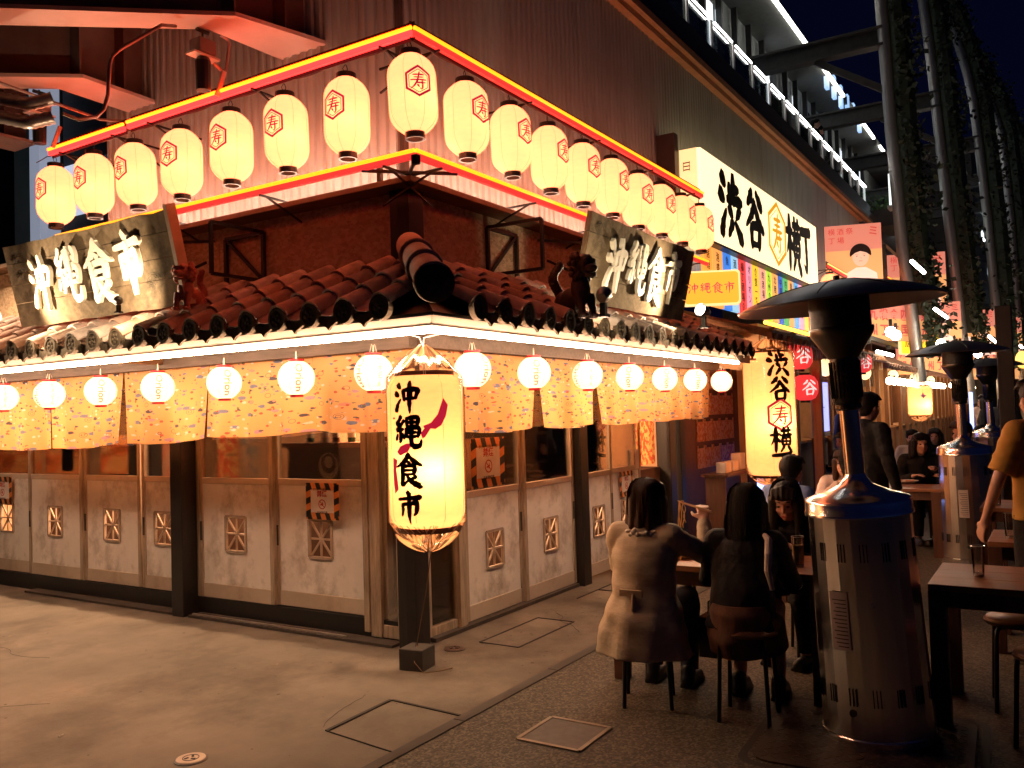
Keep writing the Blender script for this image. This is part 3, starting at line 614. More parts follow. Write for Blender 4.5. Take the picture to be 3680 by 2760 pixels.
# pendant drip edge of each pan tile
dp=[]
for k in range(9): a=PI*k/8; dp.append((.098*math.cos(a),.02-.0*math.sin(a)))
dp=[(-.098,.02),(-.09,-.02),(-.07,-.045),(-.04,-.062),(-.018,-.072),(0,-.092),(.018,-.072),(.04,-.062),(.07,-.045),(.09,-.02),(.098,.02),(.05,-.012),(0,-.022),(-.05,-.012)]
dripm=MB().prism(dp,-.008,.008).mesh('drip_edge'); dripm.materials.append(TERRAD)
def side(flip):
    """flip False: left slope (falls to -x, runs along y); True: right slope (falls to -y, runs along x)"""
    base=Matrix(((-1,0,0,0),(0,-1,0,0),(0,0,1,0),(0,0,0,1))) if not flip else Matrix(((0,1,0,0),(-1,0,0,0),(0,0,1,0),(0,0,0,1)))
    # local: +x downhill
    def P(s,t,dz=0):   # s along slope from top, t along the eave
        x=Xt-s*math.cos(ang); z=Ztop-s*math.sin(ang)+dz
        return V((x,t,z)) if not flip else V((t,x,z))
    N_=20 if not flip else 20
    start=-.631+.0 if not flip else -.585
    n_=0
    def put(me,name,loc,pitch,extra=None):
        o=bpy.data.objects.new(name,me); COL.objects.link(o); o.parent=T
        Rm=base.to_3x3()@Euler((0,pitch,0)).to_matrix()
        if extra: Rm=Rm@extra
        Rm=Rm@Euler((random.uniform(-.03,.03),random.uniform(-.012,.012),random.uniform(-.015,.015))).to_matrix()
        o.matrix_world=Matrix.Translation(loc)@Rm.to_4x4(); return o
    for i in range(N_+ (3 if not flip else 0)):
        t=start+i*.2725
        if flip and t>4.75: break
        if t>5.3: break
        smin=0 if t>Xt else (Xt-t)/math.cos(ang)
        k=0
        while True:
            s0=SL-.25-k*.198
            if s0<smin-.12 or k>3: break
            put(capm,'cap_tile',P(s0,t,.035+.006*k*0),ang-.05); k+=1
        put(endm,'end_disc',P(SL+.008,t,.033),0,Euler((0,PI/2,0)).to_matrix())
        tp=t+.136
        if not(flip and tp>4.8):
            smin=0 if tp>Xt else (Xt-tp)/math.cos(ang); k=0
            while True:
                s0=SL-.25-k*.198
                if s0<smin-.12 or k>3: break
                put(panm,'pan_tile',P(s0,tp,.045),ang-.05); k+=1
            put(dripm,'drip_edge',P(SL-.005,tp,.02),0,Matrix(((0,0,1),(1,0,0),(0,1,0))))
side(False); side(True)
# roof boards under the tiles
m=MB(); z0=-.03
m.add([(Xt,Xt,Ztop+z0),(Xt,5.4,Ztop+z0),(Xe+.03,5.4,Zed+z0+.01),(Xe+.03,Xe+.03,Zed+z0+.01),(4.8,Xt,Ztop+z0),(4.8,Xe+.03,Zed+z0+.01)],[(0,1,2,3),(0,3,5,4)])
m.build('roof_deck',BLACKM,T,solid=.02)
# hip ridge down the corner
hd=V((Xe-.02-Xt,Xe-.02-Xt,Zed-Ztop)); hl=hd.length; hn=hd.normalized(); h0=V((Xt,Xt,Ztop+.13))
for k in range(3):
    a=h0+hn*(k*hl/3); b=h0+hn*((k+1)*hl/3+.012)
    MB().tube([a,b],[.092,.104],22).build('ridge_tile',TERRA,T,smooth=True)
    MB().tube([b-hn*.035,b-hn*.028,b-hn*.008,b],[.106,.113,.113,.105],22).build('ridge_collar',TERRA,T,smooth=True)
e=h0+hn*(hl+.02); hf=V((-1,-1,-.12)).normalized()
MB().tube([e-hf*.03,e+hf*.012,e+hf*.02],[.106,.108,.096],24).build('ridge_end_disc',TERRAD,T,smooth=True)
t=MB().box(-.05,.05,-.13,.13,-.006,.006); 
fp=MB().grid(lambda u,v:(-1.015+.30*v,1.36+.20*u,2.245+.012*math.sin(u*6)+.13*v+.01),6,4).build('lead_patch',mat('grey_sheet_metal',(.22,.21,.18),.5,.5,var=.2),T,solid=.004)

# LED strips
def tubelamp(name,label,p0,p1,r,m,cat='led strip',group=None,batten=None,off=(0,0,.0)):
    t=thing(name,label,cat,group=group)
    MB().tube([p0,p1],r,10).build('diffuser',m,t,smooth=True)
    if batten:
        p0=V(p0)+V(off);p1=V(p1)+V(off); MB().bar(p0,p1,*batten[0]).build('housing',batten[1],t)
    return t
LEDM=emis('warm_white_led',(1,.64,.42),50)
tubelamp('led_strip','bright white LED strip under the left eave of the corner canopy',(-.925,-.925,2.075),(-.925,5.4,2.075),.017,LEDM,group='white LED strips under the tiled canopy',batten=((.03,.02),PLASTER),off=(.022,0,.018))
tubelamp('led_strip','bright white LED strip under the right eave of the corner canopy',(-.90,-.925,2.075),(4.45,-.925,2.075),.017,LEDM,group='white LED strips under the tiled canopy',batten=((.03,.02),PLASTER),off=(0,.022,.018))

# ================================================================ HALL: corrugated walls, girders, upper terrace
H=thing('steel_hall','tall dark hall clad in ribbed metal sheets behind and above the restaurant','building')
CORR=mat('ribbed_metal_cladding',(.43,.48,.48),.6,.1,var=.12,scale=1.2,stretch=(3,3,.4),stain=(.24,.18,.13),stain_amt=.35,stain_scale=1.5,spec=.3)
def corr(x0,x1,z0,z1,pitch=.088,d=.018):
    m=MB(); n=int((x1-x0)/pitch); pts=[]
    for i in range(n+1):
        x=x0+i*pitch
        for dx,dy in ((0,0),(.3,0),(.45,-d),(.85,-d)):
            if x+dx*pitch<=x1: pts.append((x+dx*pitch,dy))
    k=len(pts); m.add([(x,y,z) for z in (z0,z1) for x,y in pts],[(i,i+1,k+i+1,k+i) for i in range(k-1)]); return m
for a,b in ((.0,4.5),(4.5,9.0),(9.0,13.5),(13.5,17.8)):
    corr(a,b,3.17,5.90).build('wall_sheet',CORR,H)
def toleft(m): return m.map(lambda p:V((p.y,p.x,p.z)))
toleft(corr(0.0,3.45,3.17,5.25)).build('wall_sheet',CORR,H)
MB().box(-.022,.02,-.022,.02,3.17,5.90).build('corner_trim',mat('dark_trim',(.10,.08,.07),.5,.3),H)
m=MB()
for y in (.65,.95,1.6,2.3): m.ell((-.02,y,3.42),(.006,.012,.012),8,4)
m.build('rivet',mat('rusty_rivet',(.25,.06,.03),.6),H)
MB().box(-.06,17.8,-.10,.02,5.88,5.95).build('soffit_trim',mat('lit_brown_trim',(.42,.20,.09),.6,var=.2),H)  # both trim boards share one mottled brown
MB().box(-.06,17.85,-.16,.02,5.955,6.04).build('soffit_trim',mat('lit_brown_trim',(.42,.20,.09),.6,var=.2),H)
MB().box(-.06,17.9,-.10,.2,6.045,6.42).build('terrace_edge',mat('black_terrace_edge',(.02,.019,.018),.5),H)
MB().box(0.0,60,.2,6,6.3,6.40).build('terrace_floor',mat('terrace_floor_slab',(.12,.12,.115),.7),H)
MB().box(17.8,17.9,0,3,2,6.04).build('end_panel',mat('dark_trim',(.10,.08,.07),.5,.3),H)
MB().box(3.45,3.5,3.3,3.4,0,0.01).build('wall_base',BLACKM,H)
for nm,bx in (('L',(-.262,-.250,-.25,3.4,3.173,3.185)),('R',(-.25,4.6,-.262,-.250,3.173,3.185))):
    MB().box(*bx).build('ledge_light',emis('ledge_strip_warm',(1,.60,.42),60),H)
# ceiling and girders on the left
CEIL=mat('painted_steel_girder',(.62,.44,.40),.55,.0,var=.12,scale=1.5,stain=(.35,.25,.2),stain_amt=.3)
CEILD=mat('dark_ceiling_deck',(.07,.045,.04),.8,var=.2)
MB().box(-9,0,.25,14,5.25,5.4).build('ceiling_deck',CEILD,H)
def girder(F,N_):
    """F: far edge path, N_: near edge path of the bottom flange, in plan"""
    m=MB(); z=4.4; k=len(F)
    vs=[(x,y,z) for x,y in F]+[(x,y,z) for x,y in N_]+[(x,y,z+.03) for x,y in F]+[(x,y,z+.03) for x,y in N_]
    f=[]
    for i in range(k-1):
        f+=[(i,i+1,k+i+1,k+i),(2*k+i,3*k+i,3*k+i+1,2*k+i+1),(i,2*k+i,2*k+i+1,i+1),(k+i,k+i+1,3*k+i+1,3*k+i)]
    f+=[(0,k,3*k,2*k),(k-1,3*k-1,4*k-1,2*k-1)]
    m.add(vs,f)
    g=bpy.data.objects.new('girder',m.mesh('g')); g.data.materials.append(CEIL); COL.objects.link(g); g.parent=H
    c=[((a[0]+b[0])/2,(a[1]+b[1])/2) for a,b in zip(F,N_)]
    w=MB()
    for a,b in zip(c[:-1],c[1:]): w.bar((*a,4.84),(*b,4.84),.03,.82)
    w.build('web',mat('dark_girder_web',(.16,.09,.08),.6,var=.2),g)  # darker than the flange: recess shade put into the web colour
    r=MB()
    for (x,y) in (c[1],(c[1][0]*.4+c[0][0]*.6,c[1][1]*.4+c[0][1]*.6)): r.box(x-.008,x+.008,y-.14,y+.14,4.43,5.24)
    r.build('stiffener',_M['dark_girder_web'],g)
girder([(0,1.165),(-.679,1.184),(-2.9,3.93)],[(0,.69),(-.708,.863),(-3.2,3.80)])
girder([(0,3.11),(-.672,3.066),(-2.2,4.97)],[(0,2.73),(-.693,2.689),(-2.5,4.93)])
girder([(0,5.0),(-.67,5.0),(-2.2,6.9)],[(0,4.6),(-.69,4.62),(-2.5,6.9)])
# hung floodlights (unlit), rods, conduits
def flood(label,x,y):
    t=thing('hung_floodlight',label,'floodlight',(x,y,4.22),group='unlit floodlights hung from the girders')
    MB().box(-.07,.07,-.06,.06,.0,.10).build('lamp_body',mat('grey_lamp_body',(.16,.11,.10),.5,.2),t,bevel=.006)
    MB().tube([(0,0,0),(0,0,-.05),(.0,.0,-.26)],[.03,.055,.05],12).build('barrel',BLACKP,t)
    MB().box(-.11,.11,-.05,.05,-.022,-.008).build('mounting_plate',mat('pale_plate',(.6,.5,.45),.4,.2),t)
    MB().tube([(0,0,.1),(0,0,.19)],.008,6).tube([(-.05,0,.17),(.05,0,.17)],.015,8).build('hanger',BLACKM,t)
    MB().bar((.16,-.03,-.08),(.10,-.02,-.27),.02,.03).build('stay',mat('pale_plate',(.6,.5,.45),.4,.2),t)
flood('dark floodlight hung from the nearer red-lit girder above the neon line',-.70,1.22)
flood('dark floodlight hung from the farther red-lit girder at the far left',-.74,3.24)
CON=mat('zinc_conduit',(.30,.22,.2),.4,.7)
def conduit(label,pts,r=.012):
    tag(MB().tube(pts,r,8).build('conduit',CON,smooth=True),label,'conduit')
conduit('curved conduit running down from the nearer girder and looping left',[(-.9,1.25,4.36),(-1.05,1.2,4.30),(-1.36,1.2,4.03),(-1.42,1.2,3.96),(-1.437,1.2,3.9),(-1.452,1.2,3.70),(-1.48,1.2,3.6),(-1.531,1.2,3.54),(-1.65,1.2,3.49),(-1.75,1.2,3.50)])
conduit('short J-shaped conduit beside the nearer floodlight',[(-.62,1.2,4.18),(-.56,1.2,4.15),(-.52,1.2,4.155),(-.51,1.2,4.19),(-.48,1.2,4.37),(-.5,1.2,4.40),(-.56,1.2,4.41)])
conduit('straight conduit under the farther girder reaching the neon end',[(-1.1,3.2,4.36),(-.35,3.0,4.22),(-.15,2.7,4.18)],.014)
t=thing('air_duct','pair of ribbed round air ducts at the top left edge','duct')
for y_,z_ in ((0,3.93),(0,3.80)):
    pts=[(-1.55,2.5+.3,z_+.06),(-1.52,2.4,z_),(-1.48,2.05,z_-.11),(-1.35,1.95,z_-.05)]
    q=[];rr=[]
    for i in range(len(pts)-1):
        for k in range(8): q.append(V(pts[i]).lerp(V(pts[i+1]),k/8)); rr.append(.042+.006*(k%2))
    MB().tube(q,rr,12).build('duct_hose',mat('foil_duct',(.4,.33,.3),.35,.7,var=.3),t,smooth=True)
# upper terrace: railing with lit handrail
RL=thing('terrace_railing','long white railing with lit handrail along the upper terrace edge','railing')
WHT=mat('white_railing_paint',(.75,.75,.72),.5,var=.05); RLED=emis('cool_white_led',(1,.95,.92),11)
for i in range(17):
    x=2.0+i*.93
    MB().box(x-.035,x+.035,-.055,-.035,6.43,6.86).build('railing_post',WHT,RL)
    MB().tube([(x+.08,-.06,6.855),(x+.84,-.06,6.855)],.013,8).build('lit_handrail',RLED,RL)
    MB().box(x+.04,x+.89,-.03,-.024,6.46,6.83).build('railing_glass',glass('railing_glass',(.75,.8,.8),.15),RL)
MB().box(2.0,17.8,-.06,-.02,6.421,6.44).build('bottom_rail',BLACKM,RL)
# upper shopfront + slabs
US=thing('upper_shop_building','upper shop storey with lit tall windows and light lines under its slab','building')
UW=mat('cool_grey_wall',(.34,.36,.35),.6,var=.1,scale=2)
MB().box(6,62,2.6,2.8,6.4,11.35).build('shop_wall',UW,US)
for i in range(22):
    x=8+i*1.15
    if i%4!=3: MB().box(x+(i%3)*.2,x+.35+(i%2)*.5,2.55,2.59,8.6-(i%4)*.5,10.9).build('tall_window',emis('lit_shop_glass',(.85,.92,1),.9) if i%3!=1 else glass('dark_shop_glass',(.3,.35,.4),.3),US)
    MB().box(x-.14,x-.04,2.4,2.54,6.4,11.3).build('mullion',BLACKM,US)
SLB=mat('slab_soffit',(.15,.155,.145),.8,var=.15)
MB().box(6,60,1.62,2.8,11.35,11.6).build('slab_edge',SLB,US)
for a,b in ((10.5,14.6),(15.4,19.4),(21,24),(25.5,29.3),(30.5,34)):
    MB().box(a,b,1.50,1.58,11.28,11.36).build('light_line',emis('slab_led',(1,.96,.85),4),US)
m=MB()
BM=mat('dark_steel_beam',(.055,.052,.048),.5,.3,var=.25)
for x in (15,20,25,30,35):
    t=thing('cross_beam',{15:'nearest dark steel cross beam joining the upper slab to the first pole',20:'second dark steel cross beam over the terrace',25:'third dark steel cross beam over the terrace, half hidden by poles',30:'fourth dark steel cross beam, far along the terrace',35:'farthest dark steel cross beam over the terrace'}[x],'steel beam',group='steel cross beams over the terrace')
    yc={15:-1.0,20:-1.55,25:-2.1,30:-2.6,35:-3.0}[x]
    MB().box(x-.15,x+.15,yc,3.4,9.15,9.2).box(x-.15,x+.15,yc,3.4,9.52,9.57).box(x-.02,x+.02,yc,3.4,9.2,9.52).build('beam_section',BM,t)
    MB().bar((x,yc,8.2),(x,yc+1.4,9.14),.12,.14).build('brace',BM,t)
# arched poles wrapped by climbers
POLE=mat('galvanised_pole',(.42,.40,.38),.4,.7,var=.2,scale=2,stretch=(4,4,.6))
VINE=mat('dark_climber_leaf',(.018,.028,.012),.6,var=.5,scale=8)
arcs={15:[(-1.40,2.0),(-1.30,3.4),(-1.244,4.19),(-1.18,4.78),(-1.12,6.16),(-1.063,7.35),(-1.02,8.95),(-.97,10.3),(-.85,12)],
20:[(-1.95,1.5),(-1.797,3.3),(-1.721,4.72),(-1.624,6.16),(-1.503,8.34),(-1.414,10.05),(-1.325,11.3),(-1.2,12.8),(-.9,14.5)],
25:[(-2.36,0),(-2.36,2.5),(-2.314,4.5),(-2.225,6.96),(-2.10,9.05),(-2.0,10.6),(-1.86,11.6),(-1.60,12.84),(-1.1,14.3)],
30:[(-2.8,0),(-2.77,2.5),(-2.716,4.9),(-2.66,7.75),(-2.59,9.1),(-2.5,10.8),(-2.2,12.2),(-1.7,13.6)],
35:[(-3.1,0),(-3.1,3),(-3.06,7),(-2.98,9.5),(-2.75,11.5),(-2.3,13.2),(-1.7,14.5)],40:[(-3.4,0),(-3.4,8),(-3.2,11),(-2.7,13),(-2,14.5)]}
for x,pts in arcs.items():
    t=thing('arched_pole',{15:'nearest tall bent steel pole with dark climbing plants',20:'second tall bent steel pole with dark climbing plants',25:'third bent steel pole, its upper bend lit bluish white',30:'fourth bent steel pole, near the dark sky edge',35:'fifth bent steel pole, small and close to the right edge',40:'farthest bent steel pole at the right edge'}[x],'pole',(x,0,0),group='bent steel poles with climbing plants')
    P=[(0,a,b) for a,b in pts]
    MB().tube(P,.125,12).build('pole',POLE,t,smooth=True)
    # climber: leaf clumps along the street side of the pole
    rnd=random.Random(x); m=MB()
    for s in range(3200 if x<30 else 1800):
        u=rnd.random()*(len(P)-1); i=int(u); p=V(P[i]).lerp(V(P[i+1]),u-i)
        zz=p.z
        if zz<2.6: continue
        off=V((rnd.uniform(-.25,.25),-.20-abs(rnd.gauss(0,.20)),rnd.uniform(-.2,.2))); c=p+off*(1+.15*math.sin(zz*2.3))
        a=V((rnd.uniform(-1,1),rnd.uniform(-1,1),rnd.uniform(-1,1))).normalized(); b=a.cross(V((rnd.uniform(-1,1),.3,rnd.uniform(-1,1)))).normalized(); w=rnd.uniform(.05,.10)
        m.add([c-a*w,c-b*w*.6,c+a*w,c+b*w*.6],[(0,1,2,3)])
    m.tube([(p[0],p[1]-.32,p[2]) for p in P if p[2]>2.4],.20,7); m.build('climber',VINE,t,kind='stuff')
# planters and distant clutter beside the poles
t=thing('terrace_planter','planter box with leafy plants at the end of the terrace railing','planter',(19.6,-.3,6.2))
MB().box(0,1.6,-.2,.5,0,.45).build('planter_box',mat('dark_planter',(.05,.05,.045),.6),t)
rnd=random.Random(5); m=MB()
for s in range(260):
    c=V((rnd.uniform(-.1,1.7),rnd.uniform(-.3,.6),.45+abs(rnd.gauss(0,.22)))); a=V((rnd.uniform(-1,1),rnd.uniform(-1,1),rnd.uniform(.2,1))).normalized(); b=a.cross(V((1,0,.2))).normalized(); m.add([c-a*.09,c-b*.03,c+a*.09,c+b*.03],[(0,1,2,3)])
m.build('planter_leaf',mat('planter_green',(.05,.10,.03),.6,var=.4),t,kind='stuff')
RL2=thing('far_terrace_railing','short run of bright white balusters beyond the terrace end','railing')
for i in range(14): MB().box(19.4+i*.42,19.52+i*.42,-.36,-.32,6.66,7.5).build('baluster',emis('lit_white_baluster',(.9,1,.95),.9,(.8,.8,.8)),RL2)  # balusters emit a glow in place of light on white paint
MB().box(19.2,25.5,-.42,-.3,6.56,6.64).build('base_rail',WHT,RL2)
t=thing('distant_block','dark far block with a few small lit windows behind the bent poles','building')
MB().box(38,70,-1.0,6,0,13).build('block_wall',mat('far_dark_wall',(.10,.105,.10),.8,var=.2),t)
for i in range(18):
    rnd=random.Random(i); y=-1.02; x=39+rnd.random()*26; z=3+rnd.random()*9
    MB().box(x,x+rnd.uniform(.6,2.0),y-.02,y,z,z+.35).build('lit_window',emis('cool_window',(.8,.95,1),1.2),t)
for i in range(10):
    x=21+i*4.2; z=6.9+ (i%3)*1.6
    t=thing('wall_floodlight','bright round floodlight %s'%['low between the first two poles','behind the second pole','high by the third pole','beyond the third pole, low','beyond the third pole, middle height','beyond the fourth pole, top','beyond the fourth pole, low','near the fifth pole','past the fifth pole','farthest along the poles'][i],'floodlight',(x,-.9-.2*i*.6,z),group='small bright lights among the bent poles')
    MB().ell((0,0,0),(.09,.09,.09),10,6).build('lens',emis('cool_bulb',(.85,.93,1),12),t); MB().box(-.1,.1,.05,.15,-.1,.1).build('lamp_housing',BLACKM,t)
# upper glass roof frame high at the top edge
t=thing('roof_frame','bluish glowing steel roof frame at the very top right','roof frame')
BL=emis('blue_lit_steel',(.25,.5,.75),.16,(.4,.5,.6))  # faint emission on the steel instead of light falling on it
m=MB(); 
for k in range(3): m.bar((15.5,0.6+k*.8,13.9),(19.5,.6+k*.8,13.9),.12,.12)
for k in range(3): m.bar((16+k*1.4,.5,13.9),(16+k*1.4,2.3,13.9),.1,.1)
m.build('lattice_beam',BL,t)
for k in range(6): MB().box(22+k*1.0,22.25+k*1.0,1.6,1.7,11.0,11.7).build('lit_slot',emis('blue_slot',(.35,.6,1),.7),t)
# far left building with light painted into its glowing pale wall and pillar
t=thing('left_neighbour_building','dark neighbouring building with a pale bluish wall and pillar at the far left','building')
MB().box(2.0,6,8.75,9.6,0,8).build('dark_pillar',mat('dark_green_pillar',(.02,.03,.022),.6),t)
MB().box(2.0,2.3,8.1,8.35,0,7).build('pale_pillar',emis('bluish_glow_pillar',(.55,.62,.8),.25,(.5,.5,.55)),t)
MB().box(2.3,2.5,7.2,8.1,4.6,5.3).build('pale_panel',emis('bluish_glow_wall',(.6,.68,.85),.55,(.7,.7,.75)),t)
MB().box(2.35,2.5,6.2,8.1,0,4.58).build('low_wall',mat('dim_wall',(.08,.07,.065),.8),t)
MB().box(2.35,2.5,6.2,8.1,5.32,8).build('upper_wall',mat('dim_wall2',(.03,.035,.04),.8),t)
# ================================================================ NEON + LANTERNS
NEON=emis('neon_tube_glow',(1.0,.044,.0010),14); NRED=emis('neon_housing_red',(1,.03,.028),2.2,(.6,.03,.02)); NEONR=emis('neon_tube_glow_soft',(1.0,.26,.004),2.0); NREDR=emis('neon_housing_soft',(1,.05,.04),.6,(.6,.03,.02))
def neon(label,p0,p1,side):
    t=thing('neon_line',label,'neon light',group='red and yellow neon lines around the hall corner')
    soft=(side=='R' or p0[2]<3.5); MB().tube([p0,p1],.0135,8).build('neon_tube',NEONR if soft else NEON,t,smooth=True)
    a=V(p0);b=V(p1); o=V((.012,0,-.032)) if side=='L' else V((0,.012,-.032))
    MB().bar(a+o,b+o,.03,.034).build('red_housing',NREDR if soft else NRED,t)
    o2=V((.036,0,-.008)) if side=='L' else V((0,.036,-.008)); 
    if p0[2]>3.5: MB().bar(a+o2,b+o2,.006,.12).build('back_shield',BLACKM,t)  # added black plate keeping neon light off the wall above
    d=(b-a); n=max(1,int(d.length/1.1)); m=MB(); inw=V((.5,0,-.02)) if side=='L' else V((0,.5,-.02))
    for k in range(n+1):
        p=a+d*((k+.22)/(n+.44)); m.bar(p+V((0,0,-.055)),p+inw+V((0,0,-.04)),.014,.014); m.bar(p+inw*.1+V((0,0,-.05)),p+inw+V((0,0,-.2)),.012,.012)
    m.build('bracket_arm',BLACKM,t); return t
neon('upper neon line of the left face, above the left lantern row',(-.575,-.56,3.99),(-.575,2.30,3.99),'L')
neon('short far end of the upper left neon line, past the floodlight stay',(-.575,2.35,3.985),(-.575,3.40,3.98),'L')
neon('upper neon line of the right face, above the right lantern row',(-.56,-.575,3.99),(4.55,-.575,3.985),'R')
neon('lower neon line of the left face, under the left lantern row',(-.545,-.535,3.24),(-.545,3.35,3.235),'L')
neon('lower neon line of the right face, under the right lantern row',(-.535,-.545,3.24),(4.72,-.545,3.25),'R')
neon('short upper neon line beyond the big signboard',(10.6,-.6,3.98),(12.4,-.6,3.98),'R')
neon('short lower neon line beyond the big signboard',(10.6,-.6,3.22),(12.4,-.6,3.22),'R')
MB().box(-.57,-.53,-.57,-.53,3.15,3.205).build('neon_corner_joint',BLACKM,H)
m=MB(); m.bar((-.54,-.54,3.19),(-.05,-.05,3.19),.02,.02); m.box(-.10,-.05,-.10,-.06,3.17,3.9); m.box(-.30,-.27,-.05,-.02,3.17,3.3); m.bar((-.3,-.33,3.19),(-.54,-.1,3.19),.018,.02);m.bar((-.33,-.3,3.19),(-.1,-.54,3.19),.018,.02)
m.build('corner_bracket',BLACKM,H)

CREAM=paper('cream_lantern_paper',(1.0,.215,.095),1.85,(.80,.46,.26))
CRIMSON=mat('crimson_print',(.42,.018,.035),.6,var=.1)
CRIMG=emis('crimson_print_backlit',(.8,.03,.08),.33,(.4,.02,.03))
def lantern_profile(R,Hh,cap=.045):
    """long rounded lantern, origin at centre"""
    pr=[]; h=Hh/2-cap
    for k in range(25):
        z=-h+2*h*k/24; t=abs(z)/h; r=R*(1-max(0,(t-.42)/.58)**2.6*.56); pr.append((r,z))
    return pr
LP=lantern_profile(.152,.58)
def radf(prof):
    def f(z):
        if z<=prof[0][1]: return prof[0][0]
        for (r0,z0),(r1,z1) in zip(prof,prof[1:]):
            if z<=z1: return r0+(r1-r0)*(z-z0)/(z1-z0)
        return prof[-1][0]
    return f
def ribbed(prof,ribs,d=.0032):
    out=[]; f=radf(prof); z0,z1=prof[0][1],prof[-1][1]; n=ribs*2
    for i in range(n+1):
        z=z0+(z1-z0)*i/n; out.append((f(z)-(d if i%2 else 0),z))
    return out
def make_paper_lantern():
    t=thing('paper_lantern','x','lantern')
    MB().lathe(ribbed(LP,30),28,caps=False).build('paper_body',CREAM,t,smooth=True)
    h=LP[-1][1]
    MB().lathe([(.062,h-.004),(.066,h+.002),(.066,h+.036),(.05,h+.036),(.05,h)],20,caps=False).build('top_ring',BLACKP,t)
    MB().lathe([(.05,-h),(.05,-h-.038),(.062,-h-.038),(.062,-h+.004)],20,caps=False).build('bottom_ring',BLACKP,t)
    m=MB(); f=radf(LP)
    for k in range(8):
        a=2*PI*k/8+.2; m.tube([((f(z)+.001)*math.cos(a),(f(z)+.001)*math.sin(a),z) for r,z in LP[::2]],.0011,4)
    m.build('paper_seam',emis('seam_shade',(1,.42,.12),.42,(.5,.3,.15)),t)
    m=MB(); hexring(m,0,.03,.100,.083,0,.0006,.92); hexring(m,0,.03,.075,.070,0,.0006,.92); glyph(m,'kotobuki',.098,-.049,-.022,.0006,.85,.0001,.106)
    wrap(m,f,0,.0025); m.build('red_crest',CRIMG,t)
    MB().tube([(0,0,h+.036),(.0,.012,h+.07),(.0,0,h+.10)],.003,6).tube([(0,.0,h+.036),(.01,-.02,h+.075),(.006,0,h+.10)],.0025,5).build('hanging_wire',BLACKM,t)
    light('POINT','bulb',(.045,.05,-.06),1.5,(1,.40,.14),t,size=.03)
    return t
PL=make_paper_lantern()
ordn=['nearest','second','third','fourth','fifth','sixth','seventh','eighth','ninth']
GP='cream paper lanterns with red hexagon crest between the neon lines'
PL['label']='cream paper lantern at the very corner, crest turned to the front'; PL['group']=GP
PL.location=(-.5,-.5,3.605); PL.rotation_euler=(0,0,R_(229))
rnd=random.Random(3)
for i in range(7):
    dup(PL,'cream paper lantern with red crest, %s left of the corner lantern'%('immediately' if i==0 else ordn[i]),(-.5,.05+.562*i,3.59+rnd.uniform(-.012,.012)),R_(187+rnd.uniform(-5,5)))
for i in range(9):
    dup(PL,'cream paper lantern with red crest, %s right of the corner lantern'%('immediately' if i==0 else ordn[i]),(.08+.567*i,-.5,3.605+rnd.uniform(-.012,.012)),R_(259+rnd.uniform(-5,5)))
dup(PL,'cream paper lantern just beyond the right end of the big signboard',(10.9,-.55,3.6),R_(250))
for i in range(5): dup(PL,'cream paper lantern %s behind the first portrait banner'%ordn[i],(13.2+.7*i,-.6,3.75),R_(250))
for o in bpy.data.objects:
    if o.name.startswith('paper_lantern') and o.type=='EMPTY':
        o.scale=(rnd.uniform(.985,1.015),rnd.uniform(.985,1.015),rnd.uniform(.985,1.01)); o.rotation_euler[2]+=rnd.uniform(-.08,.08); o.rotation_euler[0]=rnd.uniform(-.035,.035); o.rotation_euler[1]=rnd.uniform(-.035,.035)
# thin cable strung between lantern tops
m=MB(); pts=[]
for i in range(50):
    y=-.5+i*.085; pts.append((-.53,y,3.95-.03*abs(math.sin((y+.5)*PI/.57))))
m.tube(pts,.004,5); pts=[]
for i in range(60):
    x=-.5+i*.087; pts.append((x,-.53,3.95-.03*abs(math.sin((x+.5)*PI/.57))))
m.tube(pts,.004,5); tag(m.build('lamp_cable',mat('brown_cable',(.10,.06,.04),.6)),'thin brown cable sagging between the tops of the cream lanterns','cable')

